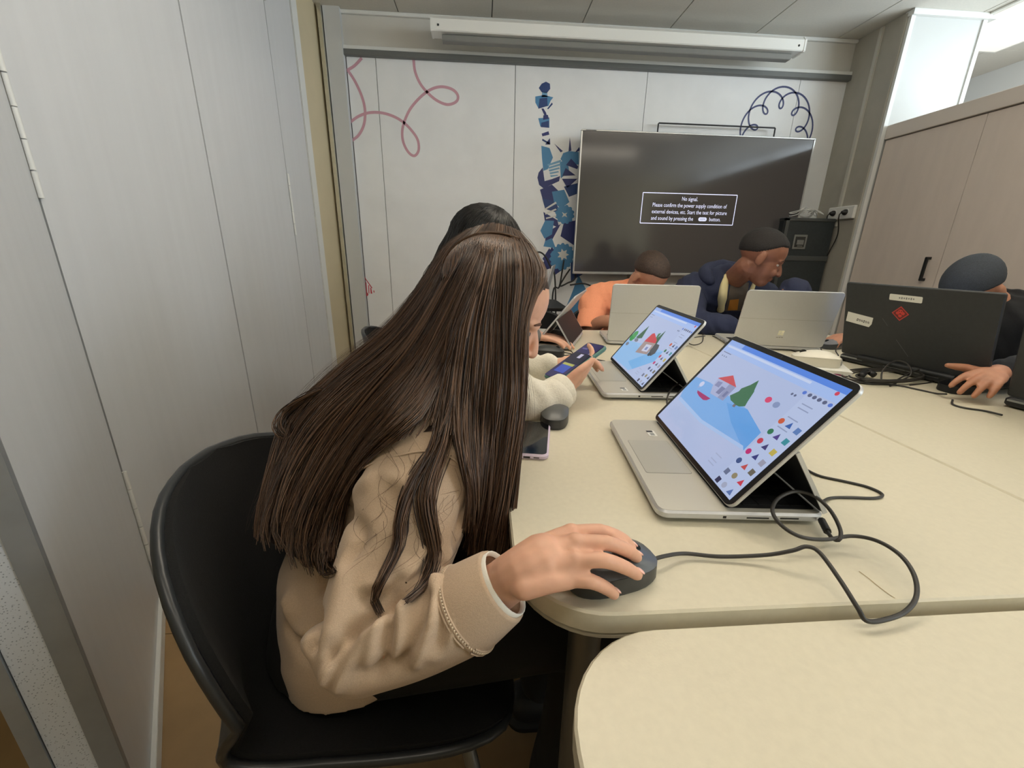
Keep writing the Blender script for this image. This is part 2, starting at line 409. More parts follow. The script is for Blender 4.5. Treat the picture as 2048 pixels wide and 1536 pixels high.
# ceiling lamps
M_tubeon = mat('lamp_diffuser', (255, 244, 226), 0.4, emit=13.0)
M_body = mat('lamp_body', (235, 235, 230), 0.4)
LAMPS = [(1.62, -0.35, 'linear ceiling lamp nearest the rear window, over the right table end'), (0.0, -0.35, 'added linear ceiling lamp behind the camera on the left, lighting the tables'), (0.30, 1.15, 'added suspended up-and-down lamp above the left table, lighting the ceiling'), (1.75, 1.0, 'added linear ceiling lamp above the right table, lighting cupboards and back wall')]  # the three after the first are unseen, added to brighten the room
for x, y, lb in LAMPS:
    dz = -.28 if y > 1.1 else 0.0
    l = tag(empty('ceiling_lamp', (x, y, CEIL+dz)), lb, 'ceiling lamp', 'linear ceiling lamps')
    if dz:  # added uplight, hung out of view only to brighten the ceiling
        mk('up_diffuser', box(-.60, .60, -.065, .065, -.0005, .004, .001), mat('lamp_diffuser_up', (255, 245, 230), 0.4, emit=30.0), l)
        for sx in (-.5, .5): mk('wire', tube([(sx, 0.07, -.01), (sx, 0.07, .279)], .0015, 6), M_alu, l)
    mk('housing', box(-.62, .62, -.08, .08, -.045, -.001, .004), M_body, l)
    mk('diffuser', box(-.60, .60, -.065, .065, -.056, -.0455, .003), M_tubeon, l)
l = tag(empty('ceiling_panel_lamp', (3.34, 2.68, CEIL)), 'flat square ceiling lamp behind the column at the top right', 'ceiling lamp')
mk('frame', join(box(-.30, .30, -.60, .60, -.012, -.001, .003)), M_body, l)
mk('diffuser', box(-.275, .275, -.575, .575, -.0155, -.0125, .001), mat('panel_diffuser', (255, 250, 240), 0.4, emit=.45), l)
# ------------------------------------------------------------------ mural printed on the back wall
M_print = print_mat('mural_print', 0, 0.55)
WALLM = Matrix(((1, 0, 0, 0), (0, 0, -1, YB-0.0008), (0, 1, 0, 0), (0, 0, 0, 1)))
def c1(p): q = at_y(680+p[0]*.34180, p[1]*.34180, YB); return (q[0], q[2])
def c2(p): q = at_y(1340+p[0]*.34570, p[1]*.34570, YB); return (q[0], q[2])
def c3(p): q = at_y(1040+p[0]*.19531, 500+p[1]*.19531, YB); return (q[0], q[2])
PK = (206, 158, 172)
loops = [[(430, 345), (440, 420), (470, 490), (515, 545), (570, 590), (630, 612), (680, 595), (690, 560), (660, 525), (600, 508), (540, 520), (480, 560), (420, 625), (385, 690), (365, 760), (370, 830), (400, 890), (435, 912), (460, 880), (455, 820), (420, 765), (370, 715), (310, 680), (240, 660), (170, 660), (110, 680), (60, 715)],
         [(45, 410), (90, 480), (130, 570), (147, 650), (140, 730), (110, 790), (72, 822)], [(42, 412), (85, 385), (128, 340)]]
for k, Lp in enumerate(loops):
    P = smooth_path([c1(p) for p in Lp], 22*len(Lp)//2)
    prints('mural_loop', [(PK, q, .0002*k) for q in ribbon(P, 0.017)], M_print, WALLM, wb)
c0 = np.array(c2((612, 770))); sx_ = abs(c2((812, 770))[0]-c0[0])/200
th = np.linspace(0, 4*math.pi, 420)
P = np.stack([c0[0]+sx_*(160*np.sin(th)+48*np.sin(5.5*th)), c0[1]+sx_*1.05*(160*np.cos(th)+48*np.cos(5.5*th))], 1)
prints('mural_spirograph', [((66, 74, 118), q, 0) for q in ribbon(P, 0.0115)], M_print, WALLM, wb)
D, Md, Lt, Nv = (40, 68, 122), (78, 138, 184), (120, 170, 206), (44, 54, 112)
G = []
def g(col, pts, f=c1, lay=0): G.append((col, [f(p) for p in pts][::-1], lay))
g(D, [(1180, 490), (1205, 478), (1228, 490), (1230, 520), (1210, 545), (1180, 540), (1163, 515)])
g(Lt, [(1183, 540), (1212, 540), (1215, 568), (1180, 568)])
g(Md, [(1143, 565), (1195, 556), (1248, 570), (1232, 590), (1220, 620), (1160, 632), (1143, 600)])
g(D, [(1168, 577), (1212, 572), (1215, 620), (1160, 637)], lay=.0003)
g(D, [(1240, 600), (1245, 610), (1218, 640), (1212, 636)])
g(Nv, [(1178, 636), (1190, 634), (1206, 660), (1213, 690), (1203, 690)])
g(Md, [(1160, 692), (1225, 688), (1225, 748), (1172, 740)])
g(D, [(1178, 718), (1222, 706), (1222, 748), (1175, 744)], lay=.0003)
g(Nv, [(1190, 675), (1216, 672), (1222, 695), (1188, 702)], lay=.0004)
g(Nv, [(1180, 782), (1220, 768), (1225, 788), (1184, 798)]); g(D, [(1185, 812), (1226, 836), (1224, 846), (1182, 822)]); g(Nv, [(1200, 846), (1228, 808), (1230, 846)])
g(Md, [(1178, 853), (1226, 866), (1246, 922), (1216, 990), (1190, 1000), (1182, 930)])
g(Nv, [(1162, 1010), (1186, 980), (1197, 1060), (1240, 1048), (1288, 1030), (1282, 1060), (1190, 1102), (1165, 1082), (1155, 1040)])
for k in range(5): g(Lt, [(1213+k*4, 962+k*16), (1292-k*5, 935+k*22), (1296-k*5, 948+k*20), (1218+k*4, 972+k*16)], lay=.0005)
g(Nv, [(1253, 840), (1304, 884), (1291, 892)]); g(Nv, [(1345, 803), (1354, 882), (1337, 886)]); g(Nv, [(1400, 860), (1404, 880), (1372, 896)])
g(Md, [(1306, 896), (1340, 884), (1396, 890), (1396, 962), (1318, 968), (1290, 930)])
g(Md, [(1286, 950), (1332, 930), (1340, 1000), (1292, 1045)], lay=.0001)
g(Nv, [(1322, 966), (1352, 928), (1394, 975), (1388, 990)], lay=.0004); g(Nv, [(1300, 1030), (1320, 983), (1378, 1026)], lay=.0004)
g(Nv, [(1298, 1046), (1390, 1046), (1330, 1100)], lay=.0003); g(D, [(1310, 1092), (1396, 1070), (1392, 1132), (1340, 1152)], lay=.0003)
g(Nv, [(1170, 1110), (1240, 1080), (1292, 1130), (1270, 1200), (1190, 1182)]); g(Md, [(1240, 1122), (1312, 1110), (1342, 1182), (1292, 1222), (1252, 1182)], lay=.0005)
g(D, [(1183, 1160), (1262, 1180), (1292, 1252), (1200, 1222)], lay=.0002)
for k in range(3): g((222, 222, 218), [(1196+4*k, 1222+k*26), (1262, 1180+k*40), (1268, 1190+k*38), (1198+4*k, 1230+k*26)], lay=.0009)
def gear(c, r, n, f, col, lay):
    pts = []
    for k in range(n):
        for q, rr in ((0, 1.0), (.3, 1.14), (.6, 1.14), (.9, 1.0)):
            a = 2*math.pi*(k+q)/n; pts.append((c[0]+r*rr*math.cos(a), c[1]+r*rr*math.sin(a)))
    g(col, pts, f, lay)
gear((1315, 1255), 50, 12, c1, Md, .0006); g((222, 222, 218), [(1298, 1240), (1312, 1250), (1330, 1244), (1322, 1256), (1330, 1272), (1312, 1264), (1298, 1272), (1306, 1256)], lay=.0012)
g(Nv, [(1190, 1240), (1272, 1288), (1282, 1332), (1200, 1302)]); g(Md, [(1200, 1290), (1252, 1292), (1240, 1372), (1196, 1396), (1172, 1350)], lay=.0004)
g(Nv, [(1205, 1362), (1292, 1310), (1242, 1402), (1200, 1412)], lay=.0002); g(Nv, [(1310, 1300), (1380, 1290), (1376, 1440), (1290, 1382)], lay=.0002)
g(Md, [(1200, 1410), (1240, 1393), (1262, 1452), (1190, 1442)], lay=.0005); g(Nv, [(1190, 1536), (1240, 1442), (1262, 1480), (1232, 1570), (1200, 1580)], lay=.0003)
gear((1305, 1490), 60, 14, c1, Md, .0004)
g((222, 222, 218), [(1305+ (36 if k % 2 == 0 else 20)*math.cos(k*math.pi/7), 1490+(36 if k % 2 == 0 else 20)*math.sin(k*math.pi/7)) for k in range(14)], lay=.0012)
g(Nv, [(230, 90), (300, -20), (430, 205), (360, 255)], c3, .0002); g(Md, [(600, 255), (735, 520), (720, 700), (420, 700), (520, 470)], c3); g(D, [(520, 120), (640, 60), (640, 250), (520, 320)], c3)
gear((420, 90), 105, 13, c3, Md, .0005)
prints('mural_statue', G, M_print, WALLM, wb)
c6 = lambda p: c1(((p[0]*.3418+500-680)/.3418, (p[1]*.3418+380)/.3418))
R = [((196, 70, 86), [c6(p) for p in q][::-1], 0) for q in ([(664, 506), (668, 504), (716, 572), (712, 576)], [(676, 540), (681, 540), (686, 605), (681, 605)], [(692, 556), (697, 556), (699, 605), (694, 605)], [(704, 572), (709, 572), (716, 606), (706, 606)], [(722, 588), (727, 588), (729, 600), (724, 600)], [(676, 606), (688, 600), (694, 612), (686, 622), (677, 618)])]
prints('mural_drum', R, M_print, WALLM, wb)

# ------------------------------------------------------------------ projector screen casing
ps = tag(empty('projector_screen', (0.87, 3.05, 2.36)), 'long white roller projector screen case under the ceiling', 'projector screen')
prof = [(-.055, -.035), (-.05, -.04), (.045, -.04), (.05, -.03), (.05, .035), (.04, .04), (-.035, .04), (-.055, .02)]
mk('case', loft([np.array([(x, p[0], p[1]) for p in prof]) for x in (-1.155, 1.155)]), M_body, ps)
for x in (-1.165, 1.155): mk('end_cap', loft([np.array([(x+dx, p[0]*1.04, p[1]*1.06) for p in prof]) for dx in (0, .012)]), M_body, ps)
mk('bottom_bar', box(-1.10, 1.10, -.03, .02, -.078, -.046, .004), mat('screen_bar', (128, 128, 124), 0.5), ps)
mk('screen_cloth', box(-1.08, 1.08, -.004, .0, -.048, -.039), M_white, ps)
for x in (-1.12, 1.12): mk('screw', tube([(x, -.052, -.012), (x, -.0575, -.012)], .006, 10), M_dark, ps)
for x in (-.9, .9): mk('bracket', box(x-.03, x+.03, -.02, .19, .0405, .046), M_body, ps)

# ------------------------------------------------------------------ television on its stand
YT = 3.10
tl = at_y(1163, 258, YT); trr = at_y(1630, 283, YT); bl = at_y(1143, 546, YT)
TW, TH = float(trr[0]-tl[0]), 0.93
tv = tag(empty('television', (float(tl[0]+trr[0])/2, YT, float(tl[2])-TH/2)), 'large flat television showing a no signal message', 'television')
M_tvb = mat('tv_black', (28, 27, 26), 0.4)
mk('back_shell', box(-TW/2+.01, TW/2-.01, .012, .06, -TH/2+.01, TH/2-.01, .01), M_tvb, tv)
fr = 0.009
mk('frame', join(box(-TW/2, TW/2, -.004, .02, TH/2-fr, TH/2, .002), box(-TW/2, TW/2, -.004, .02, -TH/2, -TH/2+.018, .002), box(-TW/2, -TW/2+fr, -.004, .02, -TH/2+.018, TH/2-fr, .002), box(TW/2-fr, TW/2, -.004, .02, -TH/2+.018, TH/2-fr, .002)), mat('tv_silver', (196, 197, 196), 0.3, 0.6), tv)
mk('screen_glass', box(-TW/2+fr, TW/2-fr, .0, .012, -TH/2+.018, TH/2-fr), mat('tv_glass', (48, 45, 43), 0.13, spec=0.6, emit=0.55), tv)
TVM = Matrix(((1, 0, 0, 0), (0, 0, -1, -.0012), (0, 1, 0, 0), (0, 0, 0, 1)))
def tvp(px, py): q = at_y(px, py, YT); return (float(q[0]-tv.location.x), float(q[2]-tv.location.z))
q0, q1 = tvp(1288, 385), tvp(1476, 392); q2 = tvp(1283, 446)
M_txt = mat('screen_white', (205, 208, 235), 0.5, emit=1.0)
bw = q1[0]-q0[0]; bh = q0[1]-q2[1]; cx = (q0[0]+q1[0])/2-.006; cz = (q0[1]+q2[1])/2
PO = []
for a in ([(-bw/2, bh/2), (bw/2, bh/2)], [(-bw/2, -bh/2), (bw/2, -bh/2)], [(-bw/2, -bh/2), (-bw/2, bh/2)], [(bw/2, -bh/2), (bw/2, bh/2)]):
    PO += [((205, 208, 235), q, 0) for q in ribbon([(cx+p[0], cz+p[1]) for p in a], .005)]
mk('message_frame', (lambda o: ([tuple(v.co) for v in o.data.vertices], [tuple(p.vertices) for p in o.data.polygons]))(prints('tmp_frame', PO, M_txt, TVM)), M_txt, tv)
bpy.data.objects.remove(bpy.data.objects['tmp_frame'])
lh = bh/4.6
for k, s in enumerate(('No signal.', 'Please confirm the power supply condition of', 'external devices, etc. Start the test for picture')):
    text('message_text', s, .037, TVM @ Matrix.Translation((cx+.005*k, cz+lh*(1.5-k), 0)), M_txt, tv, sx=.80)
text('message_text', 'and sound by pressing the', .037, TVM @ Matrix.Translation((cx-.112, cz-lh*1.5, 0)), M_txt, tv, sx=.80)
text('message_text', 'button.', .037, TVM @ Matrix.Translation((cx+.205, cz-lh*1.5, 0)), M_txt, tv, sx=.80)
prints('message_key', [((225, 228, 250), [(cx+.113+p[0], cz-lh*1.5+p[1]) for p in rrect(.062, .026, .012)], 0)], print_mat('screen_key', 1.0), TVM, tv)
text('message_key_text', 'HOME', .014, TVM @ Matrix.Translation((cx+.113, cz-lh*1.5, .0006)), mat('key_blue', (70, 80, 150), .5), tv)
mk('brand_strip', box(-TW/2+.03, -TW/2+.1, -.0055, -.004, TH/2-.007, TH/2-.003), mat('strip_grey', (120, 120, 120), .5), tv)
# trolley carrying it
M_steel = mat('stand_steel', (58, 58, 60), 0.45, 0.6)
st = tag(empty('television_stand', (tv.location.x, YT+.10, 0)), 'dark steel trolley stand holding the television', 'tv stand')
zt = tv.location.z
for sx in (-.29, .29): mk('post', box(sx-.03, sx+.03, -.02, .03, .1, zt+.30, .003), M_steel, st)
mk('foot', box(-.62, .62, -.30, .06, .06, .10, .005), M_steel, st)
a = at_y(1317, 246, YT+.10); b = at_y(1550, 259, YT+.10); c = float(a[2])
hx0, hx1 = float(a[0])-st.location.x, float(b[0])-st.location.x
mk('top_bar', tube([(hx0, 0, c-.2), (hx0, 0, c-.004), (hx0+.004, 0, c), (hx1-.004, 0, c), (hx1, 0, c-.004), (hx1, 0, c-.2)], .005, 8), M_steel, st, True, 50)
mk('mount_plate', box(-.34, .34, -.04, -.02, zt-.25, zt+.25, .002), M_steel, st)
mk('cross_bar', box(hx0-.005, hx1+.005, -.02, .0, c-.22, c-.19, .002), M_steel, st)
for sx in (-.55, .55):
    for yy in (-.25, .02): mk('castor', ellipsoid((sx, yy, .033), (.014, .032, .032), None, 12, 8), M_tvb, st)

# ------------------------------------------------------------------ flight case beside the television, loose white cable on it
fc = tag(empty('flight_case', (2.36, 3.12, 0)), 'black flight case with steel butterfly latch beside the television', 'flight case')
zc = float(at_y(1625, 437, 3.03)[2])
M_case = mat('case_black', (44, 50, 52), 0.55, noise=0.15, nscale=60, bump=.2)
M_edge = mat('case_edge', (96, 100, 100), 0.4, 0.7)
x0c = -.19; x1c = .178; yf = -.09
zs = float(at_y(1604, 517, 3.03)[2]); yk = .115
mk('lower_box', box(x0c, x1c, yf, yk, .10, zs-.006, .004), M_case, fc)
mk('lid', box(x0c, x1c, yf, yk, zs+.006, zc, .004), M_case, fc)
mk('edge_profile', box(x0c-.004, x1c+.004, yf-.006, yk+.002, zs-.018, zs+.018, .003), M_edge, fc)
mk('top_profile', box(x0c-.004, x1c+.004, yf-.006, yk+.002, zc-.02, zc+.002, .003), M_edge, fc)
mk('corner_profile', box(x0c-.004, x0c+.02, yf-.006, yf+.02, .1, zc, .002), M_edge, fc)
lx, lz = [float(v) for v in (at_y(1598, 484, 3.03)[0]-2.36, at_y(1598, 484, 3.03)[2])]
la = mk('latch_plate', box(lx-.05, lx+.05, yf-.008, yf, lz-.05, lz+.05, .003), mat('latch_steel', (150, 154, 152), 0.35, .8), fc)
mk('latch_dish', box(lx-.037, lx+.037, yf-.0095, yf-.008, lz-.036, lz+.036), M_dark, la)
mk('latch_wing', join(box(lx-.026, lx+.026, yf-.014, yf-.0095, lz-.02, lz+.014, .002), tube([(lx-.02, yf-.014, lz-.028), (lx+.02, yf-.014, lz-.028)], .004)), mat('latch_steel', (150, 154, 152), 0.35, .8), la)
for sx in (x0c+.05, x1c-.05):
    for yy in (yf+.05, .06): mk('castor', join(ellipsoid((sx, yy, .05), (.018, .046, .046), None, 14, 8), box(sx-.025, sx+.025, yy-.025, yy+.025, .085, .1)), M_tvb, fc)
wc = []
for k in range(5):
    c = np.array([2.36+lx+.06+.04*RNG.normal(), 3.12+.02*RNG.normal(), zc+.012+.006*k]); a0 = RNG.uniform(0, 6); R1, R2 = RNG.uniform(.06, .10), RNG.uniform(.03, .06)
    wc.append(np.array([c+np.array([R1*math.cos(a0+t), R2*math.sin(a0+t)*1.2, .02*math.sin(2*t+k)+.02]) for t in np.linspace(0, 5.6, 16)]))
P = smooth_path(np.vstack(wc), 260); P[:, 2] = np.maximum(P[:, 2], zc+.006); P[:, 0] = np.clip(P[:, 0], 2.2, 2.53); P[:, 1] = np.clip(P[:, 1], 3.04, 3.22)
tag(mk('white_cable', tube(P, .003, 6), mat('cable_white', (226, 226, 222), .5), None, True), 'tangle of thin white cable lying on top of the flight case', 'cable')

# ------------------------------------------------------------------ double wall socket with two plugs and leads
so = tag(empty('wall_socket', (2.562, 2.97, 1.30)), 'white double socket box on the grey column', 'socket')
s0 = at_x(1665, 428, 2.55); s1 = at_x(1705, 428, 2.55)
ya, yb_ = float(s1[1]), float(s0[1]); zz = float(s0[2]); so.location = (2.562, (ya+yb_)/2, zz); hw = abs(yb_-ya)/2+.02
mk('socket_box', box(-.030, 0, -hw, hw, -.042, .042, .005), M_body, so)
for s in (-1, 1):
    f_ = mk('socket_face', move(xf(slab(circ((0, 0), .024, 20), 0, .004, .001), Matrix.Rotation(-math.pi/2, 4, 'Y')), (-.030, s*hw*.48, 0)), M_body, so)
for s, px0, pts, lb in ((1, 0, [(1660, 430), (1655, 470), (1640, 500), (1628, 530), (1616, 585)], 'black plug and lead in the socket half nearer the television'), (-1, 0, [(1690, 430), (1675, 470), (1655, 510), (1632, 555), (1612, 600)], 'black plug and lead in the socket half nearer the cupboard')):
    y0 = so.location.y+s*hw*.48
    pl = tag(empty('power_lead', (2.53, y0, zz)), lb, 'power lead', 'plugs in the column socket')
    pb = mk('plug', xf(loft([ering((0, 0, h), (r, 0, 0), (0, r, 0), 16) for h, r in ((0, .019), (.012, .019), (.022, .013), (.032, .008))]), Matrix.Rotation(-math.pi/2, 4, 'Y')), M_tvb, pl, True, 40)
    P = [np.array([2.498, y0, zz]), np.array([2.485, y0, zz-.03])]
    for k, p in enumerate(pts[1:]): P.append(at_x(*p, 2.545))
    P.append(at_x(*pts[-1], 2.55)-np.array([0, 0, .5]))
    P = smooth_path(P, 50)-np.array(pl.location)
    mk('lead', tube(P, .0038, 6), M_tvb, pl, True)

# ------------------------------------------------------------------ cupboards along the right
M_cup = mat('cupboard_laminate', (226, 213, 202), 0.5, noise=0.03, nscale=20, stretch=(1, 1, .2))
M_blk = mat('black_plastic', (24, 25, 25), 0.4)
XC = 2.60
for k, lb in enumerate(('pale two-door cupboard next to the grey column', 'pale two-door cupboard behind the boy in the black hoodie', 'pale two-door cupboard at the near end of the row')):
    y1 = 2.85-1.14*k; c = tag(empty('cupboard', (XC, y1-.57, 0)), lb, 'cupboard', 'cupboards along the right side')
    mk('carcass', box(.02, .46, -.57, .57, .0, 1.812), M_cup, c)
    for s in (1, -1):
        d = mk('door', box(0, .0195, (.0015 if s > 0 else -.5685), (.5685 if s > 0 else -.0015), .08, 1.808, .0015), M_cup, c)
        yh = s*.062
        if s > 0: mk('handle', join(box(-.028, -.018, yh-.007, yh+.007, .965, 1.10, .003), box(-.02, 0, yh-.006, yh+.006, .965, .98), box(-.02, 0, yh-.006, yh+.006, 1.085, 1.10)), M_blk, d)
tb = tag(mk('worktop', join(box(XC-.012, XC+.47, -.57, 2.85, 1.814, 1.893, .003)), mat('top_board', (226, 216, 206), .5)), 'pale top board running along all the cupboards', 'worktop')
# ------------------------------------------------------------------ tables
TZ = 0.74
M_top = mat('table_laminate', (216, 209, 187), 0.42, noise=0.025, nscale=120, bump=.06, bscale=350)
M_band = mat('table_edge', (188, 183, 166), 0.5, noise=0.04, nscale=30)
M_leg = mat('leg_metal', (120, 120, 118), 0.4, .6)
def table(label, x0, x1, y0, y1, radii, dz=0.0, rz=0.0):
    cx, cy_ = (x0+x1)/2, (y0+y1)/2; w, h = x1-x0, y1-y0
    t = tag(empty('table', (cx, cy_, 0), rz), label, 'table', 'cream tables pushed together')
    mk('tabletop', slab(rrect(w, h, radii, 10), TZ-.028+dz, TZ+dz, .0025), M_top, t, True, 25)
    mk('edge_band', slab(rrect(w-.003, h-.003, radii, 10), TZ-.036+dz, TZ-.0285+dz, .002), M_band, t, True, 25)
    for sx in (-1, 1):
        for s_ in (-1, 1):
            X, Y = sx*(w/2-.10), s_*(h/2-.10)
            mk('leg', tube([(X, Y, .012), (X, Y, TZ-.04+dz)], .022, 14), M_leg, t, True, 50)
            mk('foot_cap', tube([(X, Y, 0.004), (X, Y, .012)], .026, 14), M_blk, t)
    for s_ in (-1, 1): mk('apron', box(-w/2+.1, w/2-.1, s_*(h/2-.095)-.01, s_*(h/2-.095)+.01, TZ-.085+dz, TZ-.036+dz), M_leg, t)
    return t
table('cream table in front of the two girls, carrying both tilted laptops', .037, .825, .322, 1.915, (.04, .04, .098, .04))
table('cream table at the bottom right with its rounded corner empty', .072, 1.67, -.48, .313, .10, -.006, .006)
table('cream table along the right, carrying the black laptops and cable tangle', .829, 1.63, .322, 1.915, .04)

def mark(t, pts, w_, col):
    P = [at_z(*p, TZ) for p in pts]; P = [(float(p[0])-t.location.x, float(p[1])-t.location.y) for p in P]
    prints('scratch', [(col, q, 0) for q in ribbon(smooth_path(P, 20), w_)], print_mat('sticker_print', 0, .4), Matrix.Translation((0, 0, TZ+.0004)), t)
tA = [o for o in bpy.data.objects if o.get('label', '').startswith('cream table in front')][0]
mark(tA, [(1718, 1143), (1737, 1157), (1755, 1172), (1775, 1187), (1790, 1197)], .0011, (176, 156, 116))
# ------------------------------------------------------------------ chairs
M_shell = mat('chair_shell', (44, 46, 48), 0.34)
M_pad = mat('chair_fabric', (17, 17, 18), 0.95, noise=.2, nscale=300, bump=.3, bscale=700)
def chair_surface(nu=17, nv=34):
    prof = np.array([(.215, .415, .12), (.205, .428, .165), (.17, .438, .195), (.10, .440, .215), (-.03, .432, .225), (-.13, .440, .232), (-.195, .485, .238), (-.232, .56, .242), (-.258, .65, .238), (-.272, .71, .215), (-.281, .755, .17), (-.286, .785, .105), (-.288, .797, .03)])
    P = smooth_path(prof, nv); G = []
    for x, z, w in P:
        row = []; up = min(1, max(0, (z-.44)/.12))
        for k in range(nu):
            u = -1+2*k/(nu-1); a = abs(u)**2.2*(w/.235)**2
            row.append((x+.104*a*up, w*u*1.03, .414+.977*(z+.029*a*(1-up)*min(1, max(0, (.21-x)/.25))-.44)))
        G.append(row)
    return np.array(G)
def chair_meshes():
    G = chair_surface(); nv, nu = G.shape[:2]
    du = np.gradient(G, axis=1); dv = np.gradient(G, axis=0); N = np.cross(du, dv); N /= np.linalg.norm(N, axis=2)[..., None]+1e-9
    if N[3, nu//2, 2] < 0: N = -N
    def shell(a, b):
        A, B = (G+N*a).reshape(-1, 3), (G+N*b).reshape(-1, 3); n = nu*nv; F_ = []
        for i in range(nv-1):
            for j in range(nu-1):
                q = (i*nu+j, i*nu+j+1, (i+1)*nu+j+1, (i+1)*nu+j); F_.append(q); F_.append(tuple(n+t for t in q[::-1]))
        bd = [j for j in range(nu)]+[i*nu+nu-1 for i in range(1, nv)]+[(nv-1)*nu+j for j in range(nu-2, -1, -1)]+[i*nu for i in range(nv-2, 0, -1)]
        for k in range(len(bd)):
            p, q = bd[k], bd[(k+1) % len(bd)]; F_.append((p, n+p, n+q, q))
        return np.vstack([A, B]), F_
    bd = [G[0, j] for j in range(nu)]+[G[i, nu-1] for i in range(1, nv)]+[G[nv-1, j] for j in range(nu-2, -1, -1)]+[G[i, 0] for i in range(nv-2, -1, -1)]
    rim = tube(np.array(bd)+np.array([0, 0, 0]), .0075, 8, False)
    G0 = G; sc = G.copy(); 
    return shell(-.006, .0), shell(.0005, .011), rim
SH, PD, RM = chair_meshes()
def chair(label, x, y, rz, group='black shell chairs'):
    c = tag(empty('chair', (x, y, 0), rz), label, 'chair', group)
    mk('shell', SH, M_shell, c, True, 60); mk('pad', (PD[0]*np.array([.985, .97, 1.0])+np.array([0, 0, .0]), PD[1]), M_pad, c, True, 60)
    mk('rim', RM, M_shell, c, True, 60)
    for sx in (-1, 1):
        for s_ in (-1, 1):
            mk('leg', tube(smooth_path([(.13*sx-.01, .15*s_, .400), (.16*sx-.01, .18*s_, .36), (.215*sx-.01, .215*s_, .004)], 10), .011, 10), M_leg, c, True, 50)
    mk('under_frame', join(tube([(.13, -.15, .395), (.13, .15, .395)], .01), tube([(-.14, -.15, .395), (-.14, .15, .395)], .01), tube([(-.14, 0, .395), (.13, 0, .395)], .01)), M_leg, c, True, 50)
    return c
chair('black shell chair the girl in the beige sweatshirt sits on', -.168, .62, math.radians(-1.3))
chair('black chair mostly hidden behind the long brown hair', -.10, 1.28, math.radians(-4))
chair('black chair furthest along the partition', -.21, 1.80, math.radians(4))
chair('empty black chair beside the boy in the orange shirt', .27, 2.11, math.radians(-96))
chair('black chair under the boy in the orange shirt', .74, 2.36, math.radians(-96))
chair('black chair under the boy in the navy hoodie', 1.28, 2.36, math.radians(-90))
chair('black chair in front of the pale cupboard, under the boy in the black hoodie', 2.03, 1.36, math.radians(186))
chair('black chair beyond the right edge of the photo', 2.02, .72, math.radians(180))

